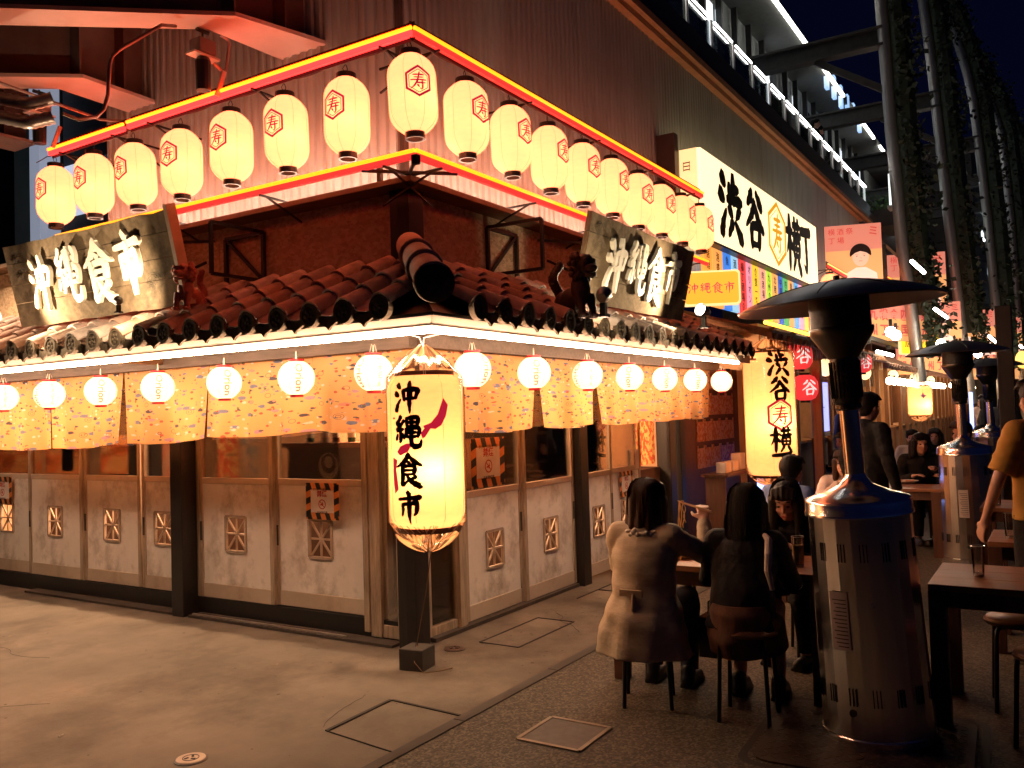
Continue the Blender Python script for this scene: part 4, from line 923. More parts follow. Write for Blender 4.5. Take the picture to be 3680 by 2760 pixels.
# round white lanterns under the eave
WP=paper('white_lantern_paper',(1,.70,.42),.70,(.80,.66,.50))
RS=.118
rp=[(RS*math.sin(t),RS*math.cos(t)*.98) for t in [R_(a) for a in (157,150,140,130,120,110,100,90,80,70,60,50,40,30,23)]]
def make_round():
    t=thing('round_lantern','x','lantern')
    MB().lathe(ribbed(rp,16,.001),28,caps=False).build('paper_body',WP,t,smooth=True)
    REDP=mat('red_lacquer_ring',(.5,.01,.02),.4)
    MB().lathe([(.048,.108),(.052,.110),(.052,.122),(.04,.122),(.04,.108)],20,caps=False).build('top_ring',REDP,t)
    MB().lathe([(.033,-.108),(.033,-.124),(.043,-.124),(.043,-.108)],20,caps=False).build('bottom_ring',REDP,t)
    f=radf([(r,z) for r,z in rp])
    a=text('Orion',.074,.0004,.022); a.map(lambda p:V((p.y,-p.x,p.z)))   # reads downwards
    wrap(a,f,0,.0022); a.build('brand_lettering',emis('grey_brown_print',(.40,.20,.06),.35,(.25,.2,.15)),t)
    q=MB()
    for k,ch in enumerate('オリオンビール'):
        b=text('｜' if ch=='ー' else ch,.030,.0004,.02); b.map(lambda p:p+V((0,.075-k*.025,0))); wrap(b,f,R_(68),.0022); q.add(b.v,b.f)
    q.build('vertical_lettering',_M['grey_brown_print'],t)
    a=text('Orion',.074,.0004,.022); a.map(lambda p:V((p.y,-p.x,p.z))); wrap(a,f,R_(178),.0022); a.build('brand_lettering',_M['grey_brown_print'],t)
    m=MB()
    for k in range(6):
        aa=2*PI*k/6+.5; m.tube([((r+.001)*math.cos(aa),(r+.001)*math.sin(aa),z) for r,z in rp],.0012,4)
    m.build('paper_seam',emis('seam_shade2',(1,.6,.3),.6,(.5,.4,.3)),t)
    MB().tube([(0,0,.12),(0,0,.17)],.004,6).tube([(-.03,0,.12),(-.012,0,.175)],.0015,4).tube([(.03,0,.12),(.012,0,.175)],.0015,4).build('hanging_cord',mat('white_cord',(.7,.6,.5),.7),t)
    light('POINT','bulb',(0,0,0),1.1,(1,.72,.45),t,size=.03)
    return t
RLn=make_round(); GR='round white paper lanterns under the canopy'
first=True
lab=['closest to the corner on the left side','second from the corner on the left side','third from the corner on the left side','fourth from the corner on the left side','fifth from the corner on the left side','sixth from the corner on the left side','seventh from the corner, at the left edge']
rots=[20,78,62,60,52,-30,-35]
for i,y in enumerate((-.30,.36,1.06,1.79,2.50,3.21,3.92)):
    o=RLn if i==0 else dup(RLn); o['label']='round white lantern '+lab[i]; o['group']=GR; o.location=(-.7,y,1.875); o.rotation_euler=(0,0,R_(180+32+[-40,22,30,26,28,-28,-30][i]))
for i,x in enumerate((-.22,.54,1.36,2.15,2.94,3.74,4.56)):
    o=dup(RLn); o['label']='round white lantern %s from the corner on the right side'%['first','second','third','fourth','fifth','sixth','seventh and last'][i]; o['group']=GR; o.location=(x,-.7,1.885); o.rotation_euler=(0,0,R_(180+32+[52,8,-58,-12,0,6,60][i]))

# tall paper lanterns in clear plastic bags
GLOW=paper('tall_lantern_paper',(1.0,.31,.10),1.1,(.82,.55,.28))
BLKI=mat('black_ink',(.02,.012,.01),.7,var=.2); REDI=emis('red_ink_backlit',(.85,.02,.06),.42,(.45,.02,.04))
PLASTIC=glass('clear_plastic_film',(.97,.95,.92),.10,.15)
def tall_lantern(label,R,z0,z1,loc,face,key,rz,stz,hexz=None,name='tall_paper_lantern',energy=12):
    t=thing(name,label,'lantern',loc); Hh=z1-z0; c=(z0+z1)/2-loc[2]
    prof=[]
    for k in range(33):
        z=-Hh/2+Hh*k/32; u=abs(z)/(Hh/2); r=R*(1-.20*max(0,(u-.80)/.20)**2); prof.append((r,z+c))
    MB().lathe(ribbed(prof,int(Hh/.017),.0016),40,caps=False).build('paper_body',GLOW,t,smooth=True)
    MB().lathe([(R*.79,prof[0][1]-.03),(R*.82,prof[0][1]),(R*.74,prof[0][1]),(R*.72,prof[0][1]-.03)],32,caps=False).build('bottom_ring',mat('brown_ring',(.12,.04,.02),.5),t)
    MB().lathe([(R*.80,prof[-1][1]),(R*.80,prof[-1][1]+.025),(R*.72,prof[-1][1]+.025),(R*.72,prof[-1][1])],32,caps=False).build('top_ring',mat('brown_ring',(.12,.04,.02),.5),t)
    f=radf(prof); m=MB()
    for k in range(8):
        a=2*PI*k/8+.35; m.tube([((r+.001)*math.cos(a),(r+.001)*math.sin(a),z) for r,z in prof[::2]],.0012,4)
    m.build('paper_seam',_M['seam_shade'],t)
    if name=='tall_paper_lantern_x': pass
    for i,(k,zc,sz) in enumerate(key):
        g=MB()
        if k=='hex':
            hexring(g,0,0,sz*.64,sz*.53,0,.0008,.92); hexring(g,0,0,sz*.49,sz*.46,0,.0008,.92); glyph(g,'kotobuki',sz*.66,-sz*.33,-sz*.36,.0008,.85,.0002,sz*.7)
            g.map(lambda p:p+V((0,zc,0))); wrap(g,f,face,.003); g.build('red_crest',REDI,t)
        else:
            glyph(g,k,sz*.92,-sz*.46,zc-sz*.5,.0008,1.3,.0002,sz); wrap(g,f,face,.0035); g.build('ink_character',BLKI,t)
    # plastic bag: slightly larger, gathered at the top, crumpled at the bottom
    zt=prof[-1][1]; zb=prof[0][1]; rnd=random.Random(int(R*1000))
    ph=[rnd.uniform(0,6.28) for _ in range(6)]
    def bag(u,v):
        a=2*PI*u
        if v<.22:
            w=v/.22; r=R*(.10+.84*math.sin(w*PI/2))*(1+.12*(1-w)*math.sin(a*7+ph[0])+.05*math.sin(a*13+ph[1])*(1-w*.5)); z=zb-.13+.15*w**1.4+.02*math.sin(a*5+ph[2])*(1-w)
        elif v<.78:
            w=(v-.22)/.56; r=R*1.035*(1+.006*math.sin(a*9+w*4)); z=zb+.02+(zt-zb-.04)*w
        else:
            w=(v-.78)/.22; r=R*(1.035*(1-w)**.75+.05)*(1+.10*w*math.sin(a*8+ph[3])); z=zt-.02+ .2*w
        return (r*math.cos(a),r*math.sin(a),z)
    MB().grid(bag,64,40).build('plastic_bag',PLASTIC,t,smooth=True)
    cr=MB()
    for k in range(26):
        a=rnd.uniform(0,6.28); pts=[]
        for j in range(5):
            w=j/4; rr=R*(.25+.72*w); pts.append((rr*math.cos(a+.15*math.sin(w*4+k)),rr*math.sin(a+.15*math.sin(w*4+k)),zb-.125+.14*w+rnd.uniform(-.008,.008)))
        cr.tube(pts,.0022,4)
        if k<12:
            pts=[]
            for j in range(4):
                w=j/3; rr=R*(.10+.85*(1-w)**1); pts.append((rr*math.cos(a),rr*math.sin(a),zt+.0+.18*w))
            cr.tube(pts,.0022,4)
    cr.build('plastic_fold',mat('crumpled_plastic',(.65,.45,.30),.25,var=.2),t)
    MB().tube([(0,0,zt+.16),(.02,.01,zt+.22),(.14,-.12,zt+.26)],.004,6).tube([(0,0,zt+.16),(-.02,.01,zt+.22),(-.10,.12,zt+.26)],.003,6).build('tie_string',mat('white_cord',(.7,.6,.5),.7),t)
    light('POINT','bulb',(R*.5*math.cos(-2.29),R*.5*math.sin(-2.29),c-.10),energy*.62,(1,.60,.28),t,size=.035)
    return t,f
fa=math.atan2(-3.03,-3.94)   # towards the open corner in front
tl,f=tall_lantern('tall bagged cream lantern at the building corner with a red island shape',.212,.985,1.83,(-.815,-.775,1.41),fa-R_(27),
   (('oki',.30,.17),('nawa',.11,.18),('shoku',-.10,.17),('ichi',-.30,.16)),0,0,energy=14)
isl=MB()
for poly in ([(.205,.29),(.235,.25),(.22,.19),(.19,.14),(.155,.12),(.13,.125),(.10,.08),(.085,.07),(.075,.10),(.095,.125),(.09,.14),(.13,.155),(.17,.20),(.185,.24)],
             [(.03,.05),(.0,.0),(-.05,-.02),(-.075,.0),(-.05,.03),(-.01,.045)],
             [(-.11,-.03),(-.075,-.045),(-.085,-.10),(-.075,-.16),(-.07,-.205),(-.10,-.23),(-.11,-.18),(-.115,-.10)],[(-.105,.19),(-.085,.19),(-.085,.18),(-.105,.18)]):
    # subdivide by triangulating finely: fan strips
    n=len(poly); cx=sum(p[0] for p in poly)/n; cy=sum(p[1] for p in poly)/n
    bmm=bmesh.new(); vs=[bmm.verts.new((x,y,0)) for x,y in poly]; fc=bmm.faces.new(vs); bmesh.ops.triangulate(bmm,faces=[fc]); bmesh.ops.subdivide_edges(bmm,edges=bmm.edges[:],cuts=3,use_grid_fill=True); bmesh.ops.triangulate(bmm,faces=bmm.faces[:])
    bmm.verts.index_update(); isl.add([tuple(v.co) for v in bmm.verts],[tuple(v.index for v in q.verts) for q in bmm.faces]); bmm.free()
wrap(isl,f,fa-R_(27),.0022); isl.build('red_island_shape',REDI,tl)
# weight block under the corner lantern + line
t=thing('weight_block','dark square weight block standing on the concrete in front of the corner post','weight',(-.335,-.285,0),rz=.15)
MB().box(-.085,.085,-.085,.085,0,.135).build('block',mat('dark_weight',(.05,.042,.035),.7,var=.3),t,bevel=.006)
MB().tube([(.012*math.cos(a),0,.142+.014*math.sin(a)) for a in [i*PI/6 for i in range(13)]],.003,6).build('eye_ring',STEELD,t)
tag(MB().tube([(-.335,-.285,.15),(-.40,-.42,.5),(-.74,-.74,.86)],.0028,5).tube([(-.335,-.285,.15),(-.42,-.33,.06),(-.42,-.40,.004),(-.33,-.47,.004),(-.25,-.50,.004)],.003,5).build('tether_string',mat('brown_string',(.25,.15,.08),.8)),'thin string running from the weight block up to the corner lantern bag','string')
tag_l2,_=tall_lantern('tall cream lantern lettered 渋谷横丁 with a red hexagon, right of the corner shop',.285,.80,2.22,(5.50,-.95,1.5),fa+R_(3),
   (('shibu',.59,.29),('ya',.30,.27),('hex',.0,.30),('yoko',-.29,.28),('cho',-.55,.25)),0,0,energy=24)

# ================================================================ SIGNS
def carved_wood():
    m=mat('weathered_sign_wood',(.20,.15,.095),.95,var=.55,scale=3,stretch=(1.2,1.2,14),stain=(.045,.038,.028),stain_amt=.95,stain_scale=1.6,bump=.7,bscale=12,spec=.1); return m
SW=carved_wood(); CWHT=mat('cream_carved_letter',(.82,.78,.66),.5,var=.06)
def wood_sign(label,M,w,h):
    t=thing('carved_wood_sign',label,'sign'); t.matrix_world=M
    hs=[.0,.30,.52,.78,1.0]
    for a,b in zip(hs[:-1],hs[1:]):
        y0=-h/2+a*h; y1=-h/2+b*h-.004; n=14; pts=[]
        rnd=random.Random(int(a*100)); e0=[(w*(-.5)+w*i/n,y0) for i in range(n+1)]; e1=[(w*(.5)-w*i/n,y1) for i in range(n+1)]
        if a==0: e0=[(x,y+rnd.uniform(-.008,.008)) for x,y in e0]
        if b==1: e1=[(x,y+rnd.uniform(-.010,.006)) for x,y in e1]
        MB().prism(e0+e1,-.045,rnd.uniform(-.003,0)).build('plank',SW,t)
    for k,(key,cx,s,dy) in enumerate((('oki',-.27,.30,.0),('nawa',-.09,.31,.02),('shoku',.09,.33,.0),('ichi',.27,.30,.03))):
        g=MB(); glyph(g,key,s*1.02,cx*w*1.0-s*.5,-s*.5*1.35+dy,.030,1.0,.0015,s*1.35); g.build('carved_letter',CWHT,t,bevel=.003)
    m=MB()
    for cx,cy in ((-.40*w,.14*h),(.36*w,-.18*h),(-.42*w,.35*h)):
        for r in (.03,.05,.07): m.tube([(cx+r*math.cos(a*.35)*1.3,cy+r*math.sin(a*.35)*.6,.001) for a in range(15)],.0018,4)
    m.build('wave_carving',mat('dark_carving',(.10,.08,.05),.8),t)
    m=MB()
    for sx in (-.35*w,.35*w): m.bar((sx,.2*h,-.05),(sx,.1,-.62),.02,.02); m.bar((sx,-.25*h,-.05),(sx,-.05,-.5),.02,.02)
    m.build('support_arm',BLACKM,t)
    return t
# left: faces -x, bottom at x=-.85, top at x=-1.0
def Lsign(yc,zc): 
    y=V((-.15,0,.64)).normalized(); return frameM((-.925,yc,zc),(0,-1,0),y)
def Rsign(xc,zc):
    y=V((0,-.15,.64)).normalized(); return frameM((xc,-.925,zc),(1,0,0),y)
ws1=wood_sign('carved wooden sign with cream letters 沖縄食市 on the left eave, lit from below',Lsign(2.30,2.745),2.08,.66)
MB().box(1.04,1.075,-.33,.36,-.06,.02).build('end_batten',mat('pale_pine_batten',(.55,.36,.22),.6),ws1)
ws2=wood_sign('carved wooden sign with white letters 沖縄食市 on the right eave, next to the dark lion figure',Rsign(2.00,2.745),2.10,.66)
# bolted frames behind the signs
for lab_,f_ in (('black steel cross-braced frame behind the left carved sign',lambda a,z,d:(-.16-d,a,z)),('black steel cross-braced frame behind the right carved sign',lambda a,z,d:(a,-.16-d,z))):
    t=thing('sign_frame',lab_,'frame'); a0=1.22 if 'left' in lab_ else .78; a1=a0+.42
    m=MB(); q=[f_(a0,2.66,.02),f_(a1,2.66,.02),f_(a1,3.03,.02),f_(a0,3.03,.02)]; q2=[f_(a0,2.66,.5),f_(a0,3.03,.5)]
    for i in range(4): m.bar(q[i],q[(i+1)%4],.028,.028)
    m.bar(q[0],q[2],.022,.022); m.bar(q[0],q2[0],.024,.024); m.bar(q[3],q2[1],.024,.024); m.bar(q2[0],q2[1],.024,.024); m.build('steel_frame',BLACKM,t)
# spotlights
def spotlight(label,loc,target,lit=True,e=26,col=(1,.88,.66),cone=150):
    t=thing('spotlight',label,'spotlight',loc); d=(V(target)-V(loc)).normalized(); 
    MB().tube([-d*.07,-d*.02,d*.03,d*.05],[.03,.048,.055,.056],16,caps=False).tube([-d*.071,-d*.0701],[.031,.031],16).build('lamp_housing',mat('spot_housing',(.10,.09,.08),.4,.4),t,smooth=True)
    MB().tube([d*.018,d*.02],[.045,.045],16).build('lens',emis('spot_lens',(1,.93,.8),30) if lit else BLACKP,t)
    MB().box(-.02,.02,-.02,.02,-.13,-.05).box(-.04,.04,-.03,.03,-.15,-.13).build('bracket',BLACKM,t)
    if lit:
        o=light('SPOT','beam',(0,0,0),e,col,t,size=.03,spot=cone,blend=.7); o.location=d*.065; o.rotation_euler=d.to_track_quat('-Z','Y').to_euler()
    return t
spotlight('glowing spotlight below the left carved sign at the left edge',(-1.22,3.10,2.47),(-.95,2.15,2.66),e=80,col=(1,.70,.42))
spotlight('added spotlight at the lower right corner of the left carved sign',(-1.20,1.50,2.44),(-.95,1.95,2.62),e=36,col=(1,.70,.42)).scale=(.55,.55,.55)  # lamp added to light the sign, in place of a fish-shaped item
spotlight('glowing spotlight below the right end of the right carved sign',(2.60,-1.22,2.45),(1.75,-.95,2.66),e=80,col=(1,.72,.44))
spotlight('small dark spotlight at the lower left of the right carved sign',(.70,-1.18,2.40),(1.5,-.95,2.70),e=14,col=(1,.72,.42))
# guardian lion figures on the roof
def lion(label,loc,rz,m_):
    t=thing('guardian_lion',label,'statue',loc,rz)
    q=MB()
    q.ell((-.02,0,.10),(.10,.06,.07)); q.ell((.05,0,.15),(.06,.055,.09)); q.ell((-.09,0,.08),(.06,.06,.08))
    for y in (-.04,.04): q.tube([(.08,y,.12),(.10,y,.05),(.10,y,0)],[.028,.02,.024],8); q.tube([(-.10,y,.08),(-.06,y*1.2,.03),(-.03,y*1.2,.01)],[.035,.025,.022],8); q.ell((.115,y,.012),(.03,.022,.014),8,5)
    q.build('body',m_,t,smooth=True)
    q=MB(); q.ell((.085,0,.27),(.065,.06,.06)); q.ell((.14,0,.25),(.035,.04,.022)); q.ell((.135,0,.215),(.03,.035,.012))
    for y in (-.03,.03): q.ell((.13,y,.29),(.014,.014,.014),8,5); q.ell((.06,y*2,.31),(.02,.012,.03),8,5)
    rnd=random.Random(4)
    for k in range(46):
        a=rnd.uniform(.9,5.4); b=rnd.uniform(-1,1); r=.075; q.ell((.065+r*math.cos(a)*.8*math.cos(b),r*math.sin(a)*math.cos(b),.265+r*math.sin(b)),(.018,.018,.018),6,4)
    q.build('head',m_,t,smooth=True)
    q=MB()
    for k in range(14): u=k/13; q.ell((-.13-.03*math.sin(u*3),.02*math.sin(u*7),.10+.20*u),(.026+.012*math.sin(u*PI),.022,.026),7,5)
    q.build('tail',m_,t,smooth=True); return t
lion('small red-brown clay lion figure standing on the left eave tiles beside the carved sign',(-.80,1.28,2.38),R_(200),mat('red_clay',(.42,.13,.085),.6,var=.3,scale=25,bump=.4))
l2=lion('dark clay lion figure at the left end of the right carved sign',(.62,-1.0,2.24),R_(250),mat('dark_clay',(.035,.022,.018),.6,var=.3,scale=25,bump=.4)); l2.scale=(1.25,1.25,1.35)

# big light-box signboard
t=thing('lightbox_signboard','long glowing white signboard reading 渋谷横丁 with a yellow hexagon on the hall wall','signboard')
LB=emis('lightbox_face',(1,.72,.40),1.15,(.85,.8,.7)); LBS=emis('lightbox_side',(1,.60,.25),.9,(.8,.7,.6))
for a,b in ((4.72,6.26),(6.264,8.30),(8.304,10.25)): MB().box(a,b,-.50,-.46,3.56,4.56).build('face_panel',LB,t)
MB().box(4.715,4.74,-.46,-.25,3.555,4.565).box(10.225,10.255,-.46,-.25,3.555,4.565).build('side_panel',LBS,t)
MB().box(4.74,10.22,-.455,-.25,4.54,4.56).box(4.74,10.22,-.455,-.25,3.54,3.56).build('box_edge',LBS,t)
MB().box(4.70,10.27,-.505,-.25,3.515,3.54).build('bottom_edge',BLACKM,t)
for k,cx,cz,w,h in (('shibu',5.76,4.06,.85,.80),('ya',6.73,4.08,.80,.78),('yoko',8.73,4.04,.82,.82),('cho',9.47,4.06,.66,.76)):
    g=MB(); glyph(g,k,w,-w/2,-h/2,.003,1.5,.0004,h); g.map(lambda p:RIGHTF(cx,-.502,cz)@p); g.build('ink_character',BLKI,t)
g=MB(); hexring(g,0,0,.47,.40,0,.003,1.12); hexring(g,0,0,.365,.35,0,.003,1.12); glyph(g,'kotobuki',.50,-.25,-.26,.003,1.0,.0004,.54); g.map(lambda p:RIGHTF(7.83,-.502,4.06)@p); g.build('yellow_crest',emis('amber_print',(1,.42,.02),.55,(.6,.35,.05)),t)
m=MB(); 
for z in (4.40,4.36,4.32): m.box(4.706,4.714,-.37,-.30,z,z+.012)
m.box(4.707,4.714,-.375,-.37,4.31,4.42).box(4.707,4.714,-.30,-.295,4.31,4.42); m.build('small_seal_mark',mat('seal_brown',(.2,.06,.04),.6),t)
MB().box(4.60,4.715,-.24,-.02,3.75,4.75).build('wall_bracket_box',mat('dark_bracket_box',(.06,.035,.03),.5),t)
# coloured vertical name boards
cols=[('orange',(.9,.32,.05)),('orange',(.9,.36,.08)),('blue',(.05,.22,.75)),('light blue',(.30,.55,.75)),('red',(.75,.05,.05)),('pink',(.85,.30,.40)),('yellow',(.9,.55,.03)),('salmon',(.9,.38,.25)),('lime green',(.50,.75,.05)),('orange',(.9,.40,.10)),('dark blue',(.04,.12,.50)),('green',(.10,.45,.12)),('orange',(.9,.40,.12)),('sky blue',(.12,.40,.75)),('pink',(.9,.35,.45)),('yellow',(.9,.6,.05)),('red',(.8,.08,.06)),('violet',(.35,.12,.6))]
xs=[4.93,5.223,5.608,5.926,6.211,6.535,6.795,7.121,7.462,7.73,8.07,8.328,8.629,8.942,9.231,9.569,9.842,10.15,10.45]
words=['居酒屋','泡盛','魚','酒場','横丁酒場食市','オリオン','食堂一番','肉酒場','九州食市','北陸食市','中国食市','四国食市','関西食市','東海食市','関東食市','東北','北海道','屋台']
cnt={}
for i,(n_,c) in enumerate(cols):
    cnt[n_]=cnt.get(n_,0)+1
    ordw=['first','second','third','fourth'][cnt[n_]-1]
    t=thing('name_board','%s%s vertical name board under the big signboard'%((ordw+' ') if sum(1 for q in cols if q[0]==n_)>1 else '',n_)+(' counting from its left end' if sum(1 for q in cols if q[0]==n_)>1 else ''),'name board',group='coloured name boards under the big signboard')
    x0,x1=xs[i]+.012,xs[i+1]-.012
    MB().box(x0,x1,-.42,-.38,2.80,3.50).build('board',emis('board_'+n_.replace(' ','_')+str(i),c,.75,c),t)  # emission stands in for lamp light on the printed board
    q=MB()
    w=words[i][:5]
    for k,ch in enumerate(w):
        a=text(ch,min(.12,(x1-x0)*.55),.001,.012); a.map(lambda p:RIGHTF((x0+x1)/2,-.4215,3.40-k*.13)@p); q.add(a.v,a.f)
    q.build('lettering',mat('board_ink',(.06,.04,.04),.7),t)
# small orange lit sign
def lit_sign(label,M,w,h,words_,col,c2,size):
    t=thing('small_lit_sign',label,'sign'); t.matrix_world=M
    r=.04; p=[]
    for cx,cy,a0 in ((w/2-r,h/2-r,0),(-w/2+r,h/2-r,90),(-w/2+r,-h/2+r,180),(w/2-r,-h/2+r,270)):
        for k in range(4): a=R_(a0+k*30); p.append((cx+r*math.cos(a),cy+r*math.sin(a)))
    MB().prism(p,-.09,0).build('glowing_rim',emis('sign_rim',(1,.6,.25),1.0,(.8,.6,.4)),t)
    MB().prism([(x*.93,y*.90) for x,y in p],.001,.006).build('face',emis(col[0],col[1],col[2],(.8,.4,.1)),t)
    q=MB()
    if isinstance(words_,str):
        a=text(words_,size,.001,.01); a.map(lambda v:v+V((0,0,.008))); q.add(a.v,a.f)
    else:
        for k,key in enumerate(words_): glyph(q,key,size,-w*.40+k*w*.205,-size*.5,.001,.7,.0002); 
        q.map(lambda v:v+V((0,0,.008)))
    q.build('lettering',c2,t); return t
lit_sign('glowing orange sign lettered 沖縄食市 beneath the big signboard, right of the right carved sign',frameM((4.95,-.49,2.98),V((.42,-.86,0)),(0,0,1)),.66,.40,('oki','nawa','shoku','ichi'),('orange_sign_face',(1,.36,.03),1.0),emis('magenta_ink',(.6,.05,.12),.5,(.5,.05,.1)),.12)
lit_sign('small glowing yellow sign farther down the lane',frameM((15.8,-1.35,2.83),V((.5,-.85,0)),(0,0,1)),.9,.42,'居酒屋横丁',('yellow_sign_face',(1,.62,.02),1.1),mat('board_ink',(.06,.04,.04),.7),.14)
# ================================================================ NOREN
def noren_mat():
    m=bpy.data.materials.new('printed_orange_cloth'); m.use_nodes=True; n=m.node_tree.nodes; l=m.node_tree.links; b=n['Principled BSDF']; b.inputs['Roughness'].default_value=.85
    tc=n.new('ShaderNodeTexCoord'); uv=tc.outputs['UV']
    def vor(scale,thr,cols,offset,dist=.25):
        mp=n.new('ShaderNodeMapping'); mp.inputs['Location'].default_value=offset; mp.inputs['Scale'].default_value=(scale[0],scale[1],1); l.new(uv,mp.inputs[0])
        nz=n.new('ShaderNodeTexNoise'); nz.inputs['Scale'].default_value=2.2; nz.inputs['Detail'].default_value=3; l.new(mp.outputs[0],nz.inputs[0])
        mv=n.new('ShaderNodeMix'); mv.data_type='VECTOR'; mv.inputs[0].default_value=dist; l.new(mp.outputs[0],mv.inputs[4]); l.new(nz.outputs['Color'],mv.inputs[5])
        vo=n.new('ShaderNodeTexVoronoi'); vo.inputs['Scale'].default_value=1; l.new(mv.outputs[1],vo.inputs['Vector'])
        lt=n.new('ShaderNodeMath'); lt.operation='LESS_THAN'; lt.inputs[1].default_value=thr; l.new(vo.outputs['Distance'],lt.inputs[0])
        sp=n.new('ShaderNodeSeparateColor'); l.new(vo.outputs['Color'],sp.inputs[0])
        cr=n.new('ShaderNodeValToRGB'); cr.color_ramp.interpolation='CONSTANT'; e=cr.color_ramp.elements
        e[0].color=(*cols[0],1); e[1].color=(*cols[-1],1); e[1].position=(len(cols)-1)/len(cols)
        for k,c in enumerate(cols[1:-1]): x=e.new((k+1)/len(cols)); x.color=(*c,1)
        l.new(sp.outputs[0],cr.inputs[0]); gt=n.new('ShaderNodeMath'); gt.operation='GREATER_THAN'; gt.inputs[1].default_value=.12; l.new(sp.outputs[1],gt.inputs[0])
        ml=n.new('ShaderNodeMath'); ml.operation='MULTIPLY'; l.new(lt.outputs[0],ml.inputs[0]); l.new(gt.outputs[0],ml.inputs[1])
        return ml.outputs[0],cr.outputs[0],vo
    base=n.new('ShaderNodeTexNoise'); base.inputs['Scale'].default_value=3; l.new(uv,base.inputs[0])
    cr=n.new('ShaderNodeValToRGB'); cr.color_ramp.elements[0].color=(.90,.46,.16,1); cr.color_ramp.elements[1].color=(.92,.56,.27,1); l.new(base.outputs[0],cr.inputs[0]); out=cr.outputs[0]
    red=(.68,.16,.10);blue=(.22,.26,.42);white=(.85,.74,.66);dark=(.12,.11,.14);vio=(.55,.34,.48);grn=(.16,.20,.14);pink=(.82,.36,.28)
    def over(fac,col):
        nonlocal out
        mx=n.new('ShaderNodeMix'); mx.data_type='RGBA'; l.new(fac,mx.inputs[0]); l.new(out,mx.inputs[6])
        if isinstance(col,tuple): mx.inputs[7].default_value=(*col,1)
        else: l.new(col,mx.inputs[7])
        out=mx.outputs[2]
    # cloud-like strokes, small flowers, waves in bands
    f,c,v=vor((10,27),.28,[blue,dark,vio,blue,pink],(0,0,0),.35); over(f,c)
    f,c,v=vor((21,30),.26,[red,pink,red,white,grn],(3.3,1.7,0),.2); over(f,c)
    f,c,v=vor((15,40),.20,[dark,blue,white,red],(8.1,4.2,0),.45); over(f,c)
    # double curls: thin rings
    mp=n.new('ShaderNodeMapping'); mp.inputs['Scale'].default_value=(5,8,1); l.new(uv,mp.inputs[0])
    vo=n.new('ShaderNodeTexVoronoi'); vo.inputs['Scale'].default_value=1; l.new(mp.outputs[0],vo.inputs['Vector'])
    w=n.new('ShaderNodeMath'); w.operation='PINGPONG'; w.inputs[1].default_value=.045; l.new(vo.outputs['Distance'],w.inputs[0])
    a=n.new('ShaderNodeMath'); a.operation='LESS_THAN'; a.inputs[1].default_value=.011; l.new(w.outputs[0],a.inputs[0])
    b2=n.new('ShaderNodeMath'); b2.operation='LESS_THAN'; b2.inputs[1].default_value=.2; l.new(vo.outputs['Distance'],b2.inputs[0])
    ml=n.new('ShaderNodeMath'); ml.operation='MULTIPLY'; l.new(a.outputs[0],ml.inputs[0]); l.new(b2.outputs[0],ml.inputs[1])
    m3=n.new('ShaderNodeMath'); m3.operation='MULTIPLY'; m3.inputs[1].default_value=.75; l.new(ml.outputs[0],m3.inputs[0]); over(m3.outputs[0],(.22,.07,.10))
    l.new(out,b.inputs['Base Color'])
    # cloth lets some light through
    tr=n.new('ShaderNodeBsdfTranslucent'); l.new(out,tr.inputs[0]); ms=n.new('ShaderNodeMixShader'); ms.inputs[0].default_value=.42
    o=[x for x in n if x.type=='OUTPUT_MATERIAL'][0]; l.new(b.outputs[0],ms.inputs[1]); l.new(tr.outputs[0],ms.inputs[2]); l.new(ms.outputs[0],o.inputs[0])
    return m
NM=noren_mat()
def noren(label,a,b,sideL,ztop,zb0,zb1,seed,gather=0):
    rnd=random.Random(seed); ph=rnd.uniform(0,6)
    def fn(u,v):
        s=a+(b-a)*u; z=zb0+(zb1-zb0)*u+(ztop-(zb0+(zb1-zb0)*u))*v
        drop=(1-v); hang=.025*math.sin(u*9+ph)*drop+.030*math.sin(u*17+ph*2)*drop**1.3+ .03*math.sin(u*3+ph)*drop+.010*math.sin(u*41+ph*3)*drop*(1-abs(u-.5))
        z-=.03*math.sin(PI*u)*drop*0+.022*math.sin(u*PI)*drop
        # cloth pulled a little to the slit
        g=gather*drop*(1-abs(u-.5)*2)*.03; d=-.40-hang-.03
        return (d,s+g,z) if sideL else (s+g,d,z)
    nu=40;nv=16; m=MB(); m.grid(fn,nu,nv)
    o=m.build('noren_curtain',NM,smooth=True); uvl=o.data.uv_layers.new(name='UVMap'); off=seed*1.37
    for p in o.data.polygons:
        for li in p.loop_indices:
            vi=o.data.loops[li].vertex_index; i=vi%(nu+1); j=vi//(nu+1)
            uvl.data[li].uv=((a+(b-a)*i/nu)*(-1 if sideL else 1)+off,.7*j/nv)
    return tag(o,label,'curtain','printed orange curtain panels under the canopy')
no=['first','second','third','fourth','fifth']
Lb=[(-.42,.487,1.53,1.527),(.49,1.545,1.527,1.50),(1.55,2.60,1.49,1.455),(2.605,3.675,1.465,1.42),(3.68,4.75,1.42,1.43)]
for i,(a,b,z0,z1) in enumerate(Lb): noren('orange printed curtain panel, %s to the left of the corner lantern'%no[i],a,b,True,2.075,z0,z1,i+1)
Rb=[(-.42,.05,1.50,1.49),(.06,1.025,1.488,1.492),(1.035,1.995,1.492,1.491),(2.0,2.985,1.491,1.495),(2.99,4.01,1.497,1.50),(4.02,4.95,1.50,1.50)]
for i,(a,b,z0,z1) in enumerate(Rb): noren('orange printed curtain panel, %s to the right of the corner lantern'%(no+['sixth'])[i],a,b,False,2.04,z0,z1,i+11,1)
